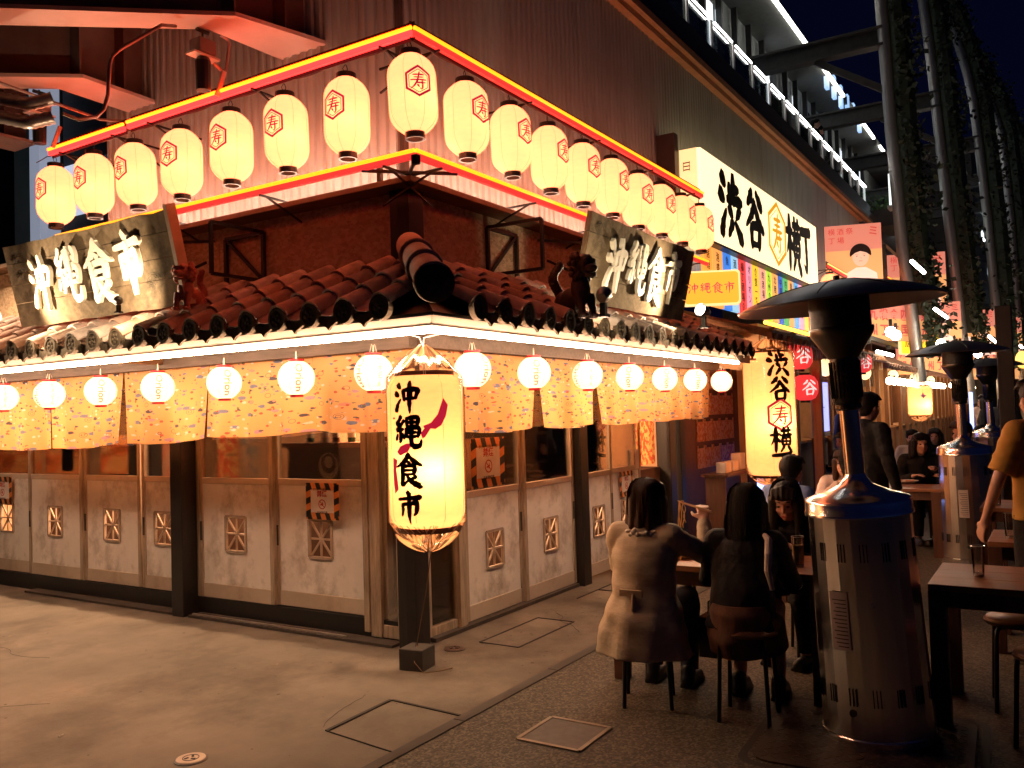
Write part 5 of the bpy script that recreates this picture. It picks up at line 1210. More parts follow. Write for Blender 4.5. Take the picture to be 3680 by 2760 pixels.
# work light off to the left above the eave: its beam makes the tiles' scalloped shadow on the concrete
spotlight('work light hung from the ceiling beyond the left edge, beaming down past the eave',(-1.75,5.6,4.3),(-.85,3.7,.5),e=1250,cone=78,col=(1,.64,.38))
# ================================================================ PATIO HEATERS
def heater(label,loc,rot=(0,0,0),sticker=True):
    t=thing('patio_heater',label,'patio heater',loc,group='mushroom patio heaters standing along the lane'); t.rotation_euler=rot
    MB().lathe([(.262,.0),(.262,.035),(.256,.04),(.236,1.06)],22).build('cylinder_housing',STEEL,t)
    MB().lathe([(.240,1.055),(.252,1.06),(.252,1.075),(.247,1.08),(.247,1.12),(.240,1.135),(.15,1.165),(.075,1.20),(.052,1.235),(.047,1.25)],40,caps=False).build('dome_lid',STEEL,t,smooth=True)
    MB().lathe([(.046,1.22),(.046,1.585)],24).build('pole',STEEL,t,smooth=True)
    MB().lathe([(.046,1.56),(.062,1.57),(.062,1.59)],28,caps=False).lathe([(.057,1.59),(.068,1.60),(.070,1.82)],28,caps=False).build('burner_neck',STEELD,t,smooth=True)
    m=MB()
    for k in range(24):
        a=2*PI*k/24; m.bar((.0705*math.cos(a),.0705*math.sin(a),1.62),(.0715*math.cos(a),.0715*math.sin(a),1.80),.006,.003)
    m.build('neck_slot',BLACKM,t)
    MB().lathe([(.071,1.815),(.145,1.93),(.152,1.95),(.152,1.965),(.145,1.968)],32,caps=False).build('burner_cone',STEELD,t,smooth=True)
    MB().lathe([(.142,1.966),(.142,2.13)],32).build('emitter_screen',mat('burner_mesh',(.03,.027,.025),.5,.6,var=.4,scale=60),t,smooth=True)
    pr=[(.47,2.075),(.482,2.072),(.485,2.080),(.44,2.105),(.36,2.135),(.25,2.165),(.14,2.188),(.06,2.197),(.001,2.20)]
    m=MB().lathe(pr,36,caps=False); m.lathe([(.47,2.075),(.3,2.125),(.14,2.15)],36,caps=False)
    m.build('reflector',mat('dull_aluminium_reflector',(.20,.20,.21),.33,.9,var=.3,scale=3,rvar=.08),t,smooth=True)
    m=MB()
    for k in range(8):
        a=2*PI*k/8; m.tube([(r*math.cos(a),r*math.sin(a),z+.002) for r,z in pr[3:]],.0022,4)
    m.tube([(0,0,2.19),(0,0,2.225)],.016,10); m.build('reflector_seam',BLACKP,t)
    m=MB()
    for z,h in ((.90,.085),(.235,.08)):
        rr=.262-(.262-.236)*z/1.06-.0005
        for g in range(15):
            for k in (-1,0,1):
                a=2*PI*g/15+k*.062; c,s_=math.cos(a),math.sin(a)
                m.bar((rr*c,rr*s_,z-h/2),((rr-.001)*c,(rr-.001)*s_,z+h/2),.004,.004,up=(c,s_,0))
    m.build('vent_slot',mat('slot_black',(.006,.006,.006),.9),t)
    if sticker:
        m=MB(); m.grid(lambda u,v:((.2555-.008*v)*math.cos(R_(196+13*u)+.0),(.2555-.008*v)*math.sin(R_(196+13*u)),.42+.24*v),4,6)
        m=MB(); m.grid(lambda u,v:((.2585-.007*v)*math.cos(R_(171-20*u)),(.2585-.007*v)*math.sin(R_(171-20*u)),.45+.27*v),4,6)
        m.build('instruction_label',mat('printed_label',(.50,.42,.38),.7,var=.1),t)
        m=MB()
        for r in range(13): 
            m.grid(lambda u,v,r=r:((.2592-.007*(r/13))*math.cos(R_(169.5-17*u*(.7+.3*((r*7)%5)/5))),(.2592-.007*(r/13))*math.sin(R_(169.5-17*u*(.7+.3*((r*7)%5)/5))),.465+.018*r+.005*v),6,1)
        m.build('label_print',mat('board_ink',(.06,.04,.04),.7),t)
    a=R_(197); c,s_=math.cos(a),math.sin(a)
    M=Matrix.Translation((.2475*c,.2475*s_,.66))@V((c,s_,0)).to_track_quat('Z','Y').to_matrix().to_4x4()
    q=MB().lathe([(.012,.0),(.012,.004),(.007,.004),(.007,0)],18,caps=False); q.map(lambda p:M@p); q.build('lock_ring',mat('bright_ring',(.9,.9,.88),.15,1.),t,smooth=True)
    q=MB().lathe([(.018,.0),(.016,.003)],14); a=R_(166); c,s_=math.cos(a),math.sin(a); M=Matrix.Translation((.256*c,.256*s_,.16))@V((c,s_,0)).to_track_quat('Z','Y').to_matrix().to_4x4(); q.map(lambda p:M@p); q.build('rubber_plug',BLACKP,t)
    return t
heater('large stainless steel patio heater with a label on its side, nearest of all',(-.2,-3.02,.010),(-.044,-.028,0))
heater('middle patio heater, behind the black-haired smiling diner and the right glasses',(5.15,-3.0,0),(-.02,-.01,.3))
heater('farthest patio heater, small and bluish, by the dark timber post',(9.7,-2.98,0),(-.02,0,.7))
# ================================================================ TABLES, STOOLS, GLASSES
TW=mat('varnished_table_wood',(.30,.12,.05),.45,var=.3,scale=4,stretch=(7,.8,7),bump=.05,rvar=.1)
TWD=mat('dark_table_leg',(.10,.04,.022),.5,var=.3,scale=4,stretch=(6,6,.8))
def table(label,x0,x1,y0,y1,h=.70):
    t=thing('wooden_table',label,'table',((x0+x1)/2,(y0+y1)/2,0)); w=(x1-x0)/2; d=(y1-y0)/2
    n=3
    for k in range(n): MB().box(-w+k*2*w/n+.001,-w+(k+1)*2*w/n-.001,-d,d,h-.032,h).build('top_board',TW,t,bevel=.003)
    MB().box(-w+.05,w-.05,-d+.05,-d+.075,h-.12,h-.033).box(-w+.05,w-.05,d-.075,d-.05,h-.12,h-.033).box(-w+.05,-w+.075,-d+.075,d-.075,h-.12,h-.033).box(w-.075,w-.05,-d+.075,d-.075,h-.12,h-.033).build('apron',TWD,t)
    for sx in (-1,1):
        for sy in (-1,1): MB().box(sx*(w-.04)-.04,sx*(w-.04)+.04,sy*(d-.04)-.04,sy*(d-.04)+.04,0,h-.033).build('leg',TWD,t,bevel=.003)
    return t
table('dark wooden table where the beige-coat and black-jacket women are eating',.02,.62,-2.74,-1.50)
table('empty wooden table at the right foreground with one tall glass on it',.0,.66,-4.55,-3.235)
table('wooden table in front of the smiling seated woman, with dishes',5.10,5.70,-2.75,-1.75)
table('wooden table under the hand of the yellow-shirt man, with two glasses',1.55,2.15,-4.6,-3.40)
table('wooden table at the right edge farther down, holding a tall empty glass',3.5,4.2,-4.3,-3.22)
table('wooden table behind the man in the blue shirt',2.45,3.05,-2.75,-1.8)
def make_stool(label,x,y,rz=0):
    t=thing('round_stool',label,'stool',(x,y,0),rz,group='round stools with black tube legs')
    MB().lathe([(.001,.432),(.15,.432),(.160,.44),(.160,.458),(.15,.468),(.001,.472)],28,caps=False).build('seat',mat('tan_vinyl_seat',(.30,.13,.06),.35,var=.15),t,smooth=True)
    MB().lathe([(.162,.436),(.166,.44),(.166,.452),(.162,.455)],28,caps=False).build('seat_rim',mat('seat_rim_metal',(.2,.13,.08),.3,.8),t,smooth=True)
    for k in range(4):
        a=PI/4+k*PI/2; c,s_=math.cos(a),math.sin(a)
        MB().tube([(.05*c,.05*s_,.425),(.13*c,.13*s_,.425),(.152*c,.152*s_,.41),(.158*c,.158*s_,.38),(.178*c,.178*s_,.0)],.0115,8).build('leg',BLACKM,t,smooth=True)
    MB().lathe([(.150,.13),(.158,.13),(.158,.138),(.150,.138)],24,caps=False).build('foot_ring',BLACKM,t) if False else None
    return t
ST=make_stool('round stool under the beige-coat woman',-.27,-1.85,.35)
for l_,x,y,r in (('round stool under the black-jacket woman',-.26,-2.40,.1),('round stool under the woman leaning over the table',1.10,-2.42,.4),('empty round stool at the right edge beside the nearest table',.50,-3.60,.1),('empty round stool cut off at the lower right, closest of all',-.16,-3.76,.5),
  ('round stool of the man in the blue shirt',2.12,-1.95,0),('round stool under the smiling woman',6.35,-2.40,.3),('round stool of the girl behind the heater pole',3.35,-2.35,.6),('round stool of the dark-jacket man beside the middle heater',6.25,-2.92,.2),
  ('empty round stool near the post of the corner shop',1.0,-1.75,.2)): dup(ST,l_,(x,y,0),r)
GLS=glass('drinking_glass',(.93,.90,.86),.22,.03)
def make_glass(label,x,y,z,h=.155,r=.032,liq=None):
    t=thing('tall_glass',label,'glass',(x,y,z),group='tall clear drinking glasses')
    MB().lathe([(r*.78,0),(r*.80,.012),(r,h),(r-.003,h),(r*.72,.02),(.001,.018)],20,caps=False).build('glass_wall',GLS,t,smooth=True)
    MB().lathe([(.001,.003),(r*.74,.003),(r*.74,.016),(.001,.017)],16,caps=False).build('thick_base',mat('glass_base_glint',(.8,.75,.7),.08,.6,var=.1),t,smooth=True)
    MB().tube([((r-.001)*math.cos(a*.3142),(r-.001)*math.sin(a*.3142),h) for a in range(21)],.0013,5).build('rim_glint',_M['glass_base_glint'],t)
    if liq: MB().lathe([(.001,.02),(r*.74,.02),(r*.9,h*.72),(.001,h*.72)],18,caps=False).build('drink',liq,t)
    return t
make_glass('tall empty glass alone on the right foreground table',.30,-3.44,.70)
make_glass('tall glass on the edge of the table between the black-jacket woman and the near heater',.22,-2.56,.70,.17,.036,mat('amber_drink',(.45,.28,.12),.2))
make_glass('tall empty glass beside the hand of the yellow-shirt man',1.72,-3.52,.70,.165,.036)
make_glass('tall glass behind the yellow-shirt man on the farther right table',3.7,-3.34,.70,.17,.036)
make_glass('low glass of brown drink in front of the woman leaning over the table',.42,-2.36,.70,.09,.038,mat('amber_drink',(.45,.28,.12),.2))
t=thing('bead_bracelet','small ring of pale beads hanging at the table edge under the tall glass','bracelet',(.008,-2.60,.655))
MB_=MB()
for k in range(18): a=k*PI/9; MB_.ell((0,.028*math.cos(a),.036*math.sin(a)),(.005,.005,.005),6,4)
MB_.build('bead',mat('pale_bead',(.7,.68,.6),.2),t)
def dish(label,x,y,z,r,m_,food=None,cat='dish'):
    t=thing('dish',label,cat,(x,y,z))
    MB().lathe([(.001,.002),(r*.5,.002),(r*.6,.004),(r,.03),(r-.004,.032),(r*.6,.008),(.001,.008)],24,caps=False).build('bowl',m_,t,smooth=True)
    if food:
        q=MB(); rnd=random.Random(int(x*100))
        for k in range(14): q.ell((rnd.uniform(-.6,.6)*r,rnd.uniform(-.6,.6)*r,.018+rnd.random()*.02),(.02,.015,.012),6,4)
        q.build('food',food,t,smooth=True)
CH=mat('white_china',(.7,.66,.6),.2)
dish('bowl of noodles in front of the beige-coat woman',.28,-1.86,.70,.09,CH,mat('noodle_yellow',(.65,.42,.15),.5))
dish('small dish in front of the black-jacket woman',.30,-2.2,.70,.07,CH,mat('brown_food',(.3,.12,.05),.5))
dish('wide plate of food on the table of the smiling woman',5.75,-2.35,.70,.13,CH,mat('orange_food',(.6,.25,.08),.5))
dish('second plate on the table of the smiling woman, to the left',5.7,-2.0,.70,.11,CH,mat('orange_food',(.6,.25,.08),.5))
# shelf with napkin boxes by the menu wall
t=thing('side_shelf','dark narrow side shelf against the menu wall, carrying white napkin boxes','shelf',(5.5,-.42,0))
MB().box(-.5,1.2,-.16,.16,.80,.83).build('shelf_top',TWD,t)
for x in (-.45,1.15): MB().box(x-.02,x+.02,-.12,.12,0,.80).build('leg',TWD,t)
for i,(x,h) in enumerate(((5.35,.12),(5.62,.12),(5.90,.20))):
    tag(MB().box(-.10,.10,-.06,.06,0,h).build('napkin_box',mat('white_card_box',(.72,.60,.5),.7),bevel=.004,loc=(x,-.42,.831)),['left white napkin box on the side shelf','middle white napkin box on the side shelf','taller white box at the right end of the side shelf'][i],'box','white boxes on the side shelf')

# ================================================================ PEOPLE
def remesh(mb,vox,smooth=2):
    me=mb.mesh(); o=bpy.data.objects.new('tmp',me); COL.objects.link(o)
    r=o.modifiers.new('r','REMESH'); r.mode='VOXEL'; r.voxel_size=vox; r.use_smooth_shade=True
    s=o.modifiers.new('s','SMOOTH'); s.iterations=smooth; s.factor=.5
    dg=bpy.context.evaluated_depsgraph_get(); out=bpy.data.meshes.new_from_object(o.evaluated_get(dg))
    bpy.data.objects.remove(o); bpy.data.meshes.remove(me)
    for p in out.polygons: p.use_smooth=True
    return out
def cap(mb,p0,p1,r0,r1,n=12):
    p0=V(p0);p1=V(p1); mb.tube([p0,p1],[r0,r1],n); mb.ell(p0,(r0,)*3,n,8); mb.ell(p1,(r1,)*3,n,8)
def hand(mb,w,d,side,up,s=1.,curl=.5):
    """palm + four unequal bent fingers + thumb. d: pointing, side: towards the thumb, up: back of the hand"""
    w=V(w);d=V(d).normalized();side=V(side).normalized();up=V(up).normalized()
    for k in (-1,0,1): cap(mb,w+side*k*.018*s,w+d*.075*s+side*k*.024*s,.0135*s,.0125*s,8)
    for k,(o_,L) in enumerate(((.033,.066),(.011,.075),(-.011,.070),(-.032,.055))):
        p=w+d*.078*s+side*o_*s; dd=d.copy()
        for j,f in enumerate((.45,.32,.23)):
            dd=(dd-up*curl*(.55+.25*j)).normalized(); q=p+dd*L*f*s*1.15; cap(mb,p,q,(.0088-.0008*j)*s,(.0082-.0008*j)*s,7); p=q
    p=w+d*.02*s+side*.028*s; q=p+(d*.6+side*.75-up*.25).normalized()*.034*s; r=q+(d*.9+side*.15-up*.4*curl).normalized()*.032*s
    cap(mb,p,q,.0125*s,.0105*s,8); cap(mb,q,r,.0105*s,.0085*s,8)
def loft(rings,n=36,folds=0,seed=0,shear=0):
    rnd=random.Random(seed); ph=[rnd.uniform(0,6.28) for _ in range(8)]
    # densify
    R2=[]
    for a,b in zip(rings[:-1],rings[1:]):
        for k in range(4): t=k/4; R2.append(tuple(x*(1-t)+y*t for x,y in zip(a,b)))
    R2.append(rings[-1]); m=MB(); N=len(R2); vs=[]
    for i,(z,cx,cy,rx,ry,fa) in enumerate(R2):
        for k in range(n):
            a=2*PI*k/n; f=1+folds*fa*(.5*math.sin(a*5+ph[0]+z*3)+.35*math.sin(a*9+ph[1]-z*5)+.25*math.sin(a*3+z*22+ph[2]))+folds*.35*math.sin(z*48+a*2+ph[3])*(1-fa*.5)
            vs.append((cx+rx*f*math.cos(a),cy+ry*f*math.sin(a),z))
    m.add(vs,[(i*n+k,i*n+(k+1)%n,(i+1)*n+(k+1)%n,(i+1)*n+k) for i in range(N-1) for k in range(n)]+[tuple((N-1)*n+k for k in range(n))]+[tuple(range(n))[::-1]])
    return m
def person(label,loc,rz,pose='sit',s=1.,topm=None,botm=None,hairm=None,hair='short',R=None,L=None,lean=0.,headyaw=0.,headpitch=0.,vox=.012,coat=None,skirt=False,long_sleeve=True,collar=None,extra=None,curl=.5,shoes=None,strands=0):
    t=thing('person',label,'person',loc,rz); t.scale=(s,s,s)
    shoes=shoes or mat('black_shoe',(.015,.012,.01),.4)
    if pose=='sit':
        pel=V((0,0,.50)); wai=V((.02+.3*lean*.3,0,.64)); che=V((.03+.3*lean,0,.79)); nk=V((.05+.42*lean,0,.945)); hd=V((.10+.52*lean,0,1.075)); shz=.905; shx=.04+.40*lean
        hips=[(0,y,.49) for y in (-.085,.085)]; kn=[(.40,y,.50) for y in (-.10,.10)]; an=[(.36,y,.09) for y in (-.11,.11)]
        eR=V(R[0]) if R else V((shx+.07,-.23,.68)); hR=V(R[1]) if R else V((shx+.30,-.13,.745))
        eL=V(L[0]) if L else V((shx+.07,.23,.68)); hL=V(L[1]) if L else V((shx+.30,.13,.745))
    else:
        pel=V((0,0,.92)); wai=V((.01,0,1.06)); che=V((.01+.3*lean,0,1.24)); nk=V((.0+.42*lean,0,1.42)); hd=V((.03+.5*lean,0,1.56)); shz=1.375; shx=.0+.4*lean
        hips=[(0,y,.88) for y in (-.085,.085)]; kn=[(.02,y,.48) for y in (-.10,.10)]; an=[(-.02,y,.08) for y in (-.11,.11)]
        eR=V(R[0]) if R else V((shx-.02,-.24,1.12)); hR=V(R[1]) if R else V((shx+.06,-.25,.87))
        eL=V(L[0]) if L else V((shx-.02,.24,1.12)); hL=V(L[1]) if L else V((shx+.06,.25,.87))
    sh=[V((shx,-.155,shz)),V((shx,.155,shz))]
    b=MB()
    b.ell(pel,(.105,.145,.11)); cap(b,pel,wai,.11,.10); b.ell(wai,(.095,.125,.12)); b.ell(che,(.105,.150,.15)); cap(b,sh[0],sh[1],.055,.055); cap(b,V((nk.x-.02,0,shz)),nk+V((.01,0,.05)),.055,.048)
    # head
    Mh=(Euler((0,headpitch,headyaw)).to_matrix()); 
    def H_(x,y,z): return hd+Mh@V((x,y,z))
    cap(b,nk,H_(-.01,0,-.05),.046,.05)
    b.ell(H_(-.012,0,.025),(.092,.076,.092),16,12,Mh); b.ell(H_(.025,0,-.04),(.058,.058,.068),14,10,Mh); cap(b,H_(.05,0,-.085),H_(.055,0,-.09),.024,.022)
    cap(b,H_(.082,0,.012),H_(.100,0,-.022),.009,.0125,8); b.ell(H_(.09,0,-.058),(.012,.022,.008),8,6,Mh)
    for y in (-1,1): b.ell(H_(-.005,y*.078,-.005),(.018,.009,.030),8,6,Mh); b.ell(H_(.055,y*.035,-.03),(.025,.022,.022),8,6,Mh); cap(b,H_(.078,y*.014,.038),H_(.070,y*.048,.040),.010,.008,6)
    for e,h,S_,sg in ((eR,hR,sh[0],-1),(eL,hL,sh[1],1)):
        cap(b,S_,e,.044,.036); cap(b,e,h,.036,.024)
        d=(h-e).normalized(); upv=V((0,0,1)) if abs(d.z)<.8 else V((sg*.0,sg*1.,0)); side=d.cross(upv).normalized()*(1 if sg<0 else -1)*-1
        hand(b,h,d,side,upv if abs(d.z)<.8 else V((0,sg,0)),1.,curl)
    for hp,k_,a_ in zip(hips,kn,an): cap(b,hp,k_,.080,.055); cap(b,k_,a_,.052,.036); cap(b,(a_[0]-.03,a_[1],.035),(a_[0]+.12,a_[1],.03),.034,.028)
    me=remesh(b,vox); me.materials.append(SKIN); bo=bpy.data.objects.new('body',me); COL.objects.link(bo); bo.parent=t
    # face details
    q=MB()
    for y in (-1,1): q.ell(H_(.078,y*.030,.006),(.006,.013,.006),8,6,Mh)
    q.build('eye',mat('dark_eye',(.012,.008,.006),.15),t,smooth=True)
    q=MB()
    for y in (-1,1): q.tube([H_(.085,y*.016,.040),H_(.084,y*.030,.045),H_(.072,y*.047,.040)],.0032,5)
    q.build('eyebrow',hairm,t); q=MB(); q.ell(H_(.0975,0,-.058),(.008,.022,.0055),10,6,Mh); q.build('lips',mat('lip_red',(.40,.08,.07),.4),t,smooth=True)
    # hair
    h=MB(); h.ell(H_(-.024,0,.040),(.103,.090,.096),16,12,Mh)
    for y in (-.06,-.03,0,.03,.06): cap(h,H_(.03,y,.115-abs(y)*.35),H_(.078,y*1.1,.075-abs(y)*.2),.026,.014 if hair!='short' else .010,8)
    if hair=='bob' or hair=='long':
        ln=.13 if hair=='bob' else .36
        for k in range(9):
            a=R_(62+ (298-62)*k/8); x=-.02+.088*math.cos(a); y=.086*math.sin(a)
            p1=H_(x,y,.02); p2=hd+V(Mh@V((x*1.05-.005,y*1.12,0)))*1.0+V((0,0,-ln*(.85 if abs(y)>.06 and x>0 else 1)))
            if hair=='long': p2=p2+V((-.095 if x<.02 else -.02,0,0))
            cap(h,p1,p2,.034,.030 if hair=='bob' else .024,8)
        if hair=='bob': h.ell(H_(-.05,0,-.055),(.062,.082,.085),14,10)
        else: h.ell(H_(-.06,0,-.05),(.055,.075,.1),14,10); h.ell(hd+V((-.125,0,-.22)),(.05,.095,.16),12,8)
    else: h.ell(H_(-.05,0,-.01),(.058,.072,.065),12,8,Mh)
    me=remesh(h,max(vox*.75,.008),1); me.materials.append(hairm); ho=bpy.data.objects.new('hair',me); COL.objects.link(ho); ho.parent=t
    if strands:
        q=MB(); rs=random.Random(strands)
        ln=.15 if hair=='bob' else .38
        for k in range(420):
            a=rs.uniform(R_(55),R_(305)); r0=rs.uniform(.004,.03); ll=ln*rs.uniform(.86,1.03); w=rs.uniform(0,.006); ph=rs.uniform(0,6)
            pts=[]
            for j in range(9):
                u=j/8
                if u<.45: v=u/.45; rr=.118*math.sin(v*PI/2)**.8; z=.040+.104*math.cos(v*PI/2)
                else: v=(u-.45)/.55; rr=.118+ (.004 if hair=='bob' else .012)*math.sin(v*3)+w; z=.040-(ll+.04)*v
                back=-(.10 if hair=='long' else .0)*max(0,(u-.45)/.55)*(1 if math.cos(a)<.1 else .2)
                pts.append(hd+Mh@V((-.022+rr*math.cos(a)*.93,rr*math.sin(a)*.86+.004*math.sin(u*5+ph),0))+V((back,0,z)))
            q.tube(pts,[.0024*(1-.5*j/8) for j in range(9)],3,caps=False)
        q.build('hair_strand',hairm,t,smooth=True,kind='stuff')
    # top garment: torso loft, padded shoulders and sleeves fused into one skin
    sd=int(abs(loc[0]*37+loc[1]*11))
    if coat:
        c=loft([(coat,-.02,0,.225,.265,1),(coat+.12,-.02,0,.205,.245,.9),(.50,-.01,0,.185,.215,.7),(.58,wai.x-.015,0,.150,.185,.5),(.66,wai.x-.01,0,.140,.178,.3),(.78,che.x-.005,0,.140,.188,.2),(.88,shx,0,.115,.180,.1),(.915,shx+.0,0,.095,.150,.05),(.945,nk.x,0,.070,.085,.0)],52,.085,sd)
    else:
        if pose=='sit': z1=[(.47,0,0,.155,.190,1),(.56,wai.x*.6,0,.142,.178,.6),(.66,wai.x,0,.132,.168,.4),(.79,che.x,0,.135,.180,.2),(.875,shx,0,.118,.180,.1),(.912,shx,0,.10,.150,.05),(.945,nk.x,0,.064,.075,.0)]
        else: z1=[(.86,0,0,.14,.178,1),(.98,0,0,.135,.170,.6),(1.10,wai.x,0,.130,.165,.4),(1.24,che.x,0,.135,.184,.2),(1.34,shx,0,.118,.185,.1),(1.385,shx,0,.098,.15,.05),(1.42,nk.x,0,.064,.075,0)]
        c=loft(z1,44,.06,sd)
    sl=c; sl.ell(che+V((0,0,.01)),(.128,.170,.162)); cap(sl,sh[0],sh[1],.072,.072); cap(sl,V((nk.x-.03,0,shz+.01)),nk+V((-.01,0,.0)),.074,.062)
    for e,h_,S_,sg in ((eR,hR,sh[0],-1),(eL,hL,sh[1],1)):
        pts=[];rr=[]
        chain=[(S_+V((0,-sg*.03,.0)),.07),(S_+V((0,sg*.012,-.02)),.070),(S_.lerp(e,.5),.062),(e,.056)] if long_sleeve else [(S_+V((0,-sg*.03,0)),.07),(S_+V((0,sg*.012,-.02)),.072),(S_.lerp(e,.45),.070),(S_.lerp(e,.8),.074)]
        if long_sleeve: chain+= [(e.lerp(h_,.25),.053),(e.lerp(h_,.6),.046),(e.lerp(h_,.93),.040)]
        for (p,r),(p2,r2) in zip(chain[:-1],chain[1:]):
            for k in range(4): u=k/4; pts.append(p.lerp(p2,u)); rr.append((r*(1-u)+r2*u)*(1+.06*math.sin(len(pts)*2.3+sd)))
        pts.append(chain[-1][0]); rr.append(chain[-1][1]); sl.tube(pts,rr,14)
    me=remesh(sl,max(vox*1.1,.009),1); me.materials.append(topm); go=bpy.data.objects.new('coat' if coat else 'top',me); COL.objects.link(go); go.parent=t
    # legs
    lg=MB()
    for hp,k_,a_ in zip(hips,kn,an):
        if skirt: continue
        lg.tube([hp,V(hp).lerp(V(k_),.5),k_,V(k_)+V((.01,0,-.05)),V(k_).lerp(V(a_),.5),V(a_)+V((0,0,.01))],[.096,.084,.068,.066,.058,.052],14)
    if skirt:
        if pose=='sit': 
            q=loft([(.33,.16,0,.30,.20,1),(.42,.12,0,.30,.205,.8),(.50,.08,0,.24,.20,.5),(.56,.0,0,.15,.17,.2),(.60,0,0,.125,.15,0)],40,.06,sd+3)
        else: q=loft([(.45,0,0,.22,.24,1),(.7,0,0,.18,.21,.8),(.95,0,0,.13,.16,.2)],40,.06,sd+3)
        q.build('skirt',botm,t,smooth=True)
    else: lg.build('trousers',botm,t,smooth=True)
    for a_ in an:
        q=MB(); cap(q,(a_[0]-.035,a_[1],.045),(a_[0]+.125,a_[1],.036),.044,.036); q.box(a_[0]-.07,a_[0]+.155,a_[1]-.038,a_[1]+.038,0,.022); cap(q,(a_[0]-.03,a_[1],.05),(a_[0]-.02,a_[1],.10),.042,.045)
        me=remesh(q,max(vox,.009),1); me.materials.append(shoes); so=bpy.data.objects.new('shoe',me); COL.objects.link(so); so.parent=t
    if collar:
        q=MB()
        for k in range(26):
            a=2*PI*k/26; q.ell((nk.x-.012+.088*math.cos(a),.098*math.sin(a),shz+.018+.010*math.sin(k*2.7)),(.022,.020,.015+.004*math.sin(k*1.7)),7,5)
        q.build('ruffled_collar',collar,t,smooth=True)
    return t
BLK=mat('black_cloth',(.010,.009,.010),.8,var=.3,scale=14,bump=.8,bscale=6,spec=.25,bdist=.05); DNV=mat('dark_navy_cloth',(.02,.022,.035),.8,var=.3); BEI=mat('beige_trench_cloth',(.46,.37,.25),.8,var=.16,scale=5,bump=.55,bscale=3.2,stretch=(1.2,1.2,2.2),bdist=.035)
JEAN=mat('dark_denim',(.03,.035,.05),.8,var=.3,scale=20); BRS=mat('brown_check_skirt',(.11,.05,.03),.85,var=.45,scale=16,stretch=(1,1,.3)); BLU=mat('light_blue_shirt',(.14,.20,.42),.8,var=.15); YEL=mat('mustard_tshirt',(.62,.33,.06),.85,var=.10,scale=6); WSH=mat('white_shirt',(.6,.54,.5),.8,var=.1); PNK=mat('pale_pink_top',(.55,.42,.38),.8)
p1=person('bob-haired woman in a beige trench coat, back turned, lifting noodles with chopsticks',(-.27,-1.84,.0),0,topm=BEI,botm=JEAN,hairm=HAIRB,hair='bob',coat=.275,collar=mat('pale_ruffle',(.48,.42,.33),.85,var=.25,scale=40),vox=.0075,strands=3,
   R=((.22,-.29,.78),(.38,-.22,.96)),L=((.16,.22,.70),(.34,.12,.76)),headpitch=.12,curl=.9)
MB().box(-.165,-.150,-.06,.07,.60,.635).tube([(-.160,-.01,.615),(-.175,-.012,.54),(-.168,-.015,.47)],[.012,.012,.006],8).build('back_belt_tab',BEI,p1)
WOODP=mat('pale_bamboo',(.70,.50,.30),.6)
t=thing('chopsticks','pair of chopsticks held up with a strand of yellow noodles hanging from them','chopsticks',(0,0,0))
MB().tube([(.13,-2.10,1.005),(.11,-1.905,1.062)],[.0042,.003],6).tube([(.145,-2.10,.995),(.112,-1.91,1.055)],[.0042,.003],6).build('stick',WOODP,t)
NO=mat('noodle_yellow',(.65,.42,.15),.5); m=MB()
for k,(l_,dx) in enumerate(((.34,0),(.24,.006),(.30,-.004),(.15,.02),(.12,.026))):
    m.tube([(.11,-1.935-dx*.3,1.062)]+[(.11+.003*math.sin(j*1.3+k),-1.915-dx*1.2+.006*math.sin(j*1.1+k*2),1.055-l_*j/8) for j in range(9)],.0032,5)
m.build('noodle',NO,t,smooth=True)
p2=person('long-haired woman in a black jacket, back turned, white strap on her right shoulder',(-.26,-2.38,0),R_(4),topm=BLK,botm=BRS,hairm=HAIRK,hair='long',skirt=True,lean=.25,vox=.0085,strands=4,headpitch=.25,s=.97)
MB().tube([(.07,-.125,.955),(-.03,-.165,.945),(-.095,-.175,.88),(-.11,-.172,.80),(-.09,-.188,.70)],[.014,.019,.020,.018,.012],8).build('bag_strap',mat('off_white_strap',(.6,.52,.45),.7),p2)
tag(MB().box(-.09,.09,-.05,.05,0,.22).tube([(-.06,0,.2),(-.05,0,.30),(.05,0,.30),(.06,0,.2)],.006,6).build('handbag',mat('shiny_black_leather',(.02,.018,.018),.25),bevel=.015,loc=(.02,-2.12,.22)),'small shiny black handbag hanging between the two women with their backs turned','handbag')
p3=person('woman with long black hair leaning over the table, face turned down, facing this way',(1.10,-2.42,0),R_(168),topm=BLK,botm=BLK,hairm=HAIRK,hair='long',lean=.5,headpitch=.42,headyaw=.3,vox=.009,strands=5,s=.93,R=((.45,-.16,.80),(.52,.0,.82)))
MB().tube([(p:=V((.26,-.07,.945))),V((.31,-.0,.925)),V((.26,.07,.945))],.012,6).build('white_neckline',WSH,p3)
p4=person('man with short black hair in a blue shirt, back turned, behind the leaning woman',(2.12,-1.95,0),R_(-15),topm=BLU,botm=JEAN,hairm=HAIRK,hair='short',lean=.2,vox=.011,s=1.0)
p5=person('man in a black jacket standing in the lane behind the near heater pole',(3.0,-2.45,0),R_(-35),pose='stand',topm=BLK,botm=JEAN,hairm=HAIRK,hair='short',vox=.012,s=1.0)
p6=person('young woman with brown hair sitting half hidden behind the near heater pole',(3.35,-2.20,0),R_(190),topm=PNK,botm=JEAN,hairm=HAIRB,hair='long',vox=.012,headyaw=-.3,R=((.22,-.22,.75),(.24,-.03,.93)))
p7=person('smiling woman with a dark bob, black blouse, facing this way across the table',(6.35,-2.40,0),R_(200),topm=BLK,botm=BLK,hairm=HAIRK,hair='bob',vox=.012,headyaw=.15,s=1.03,lean=.1)
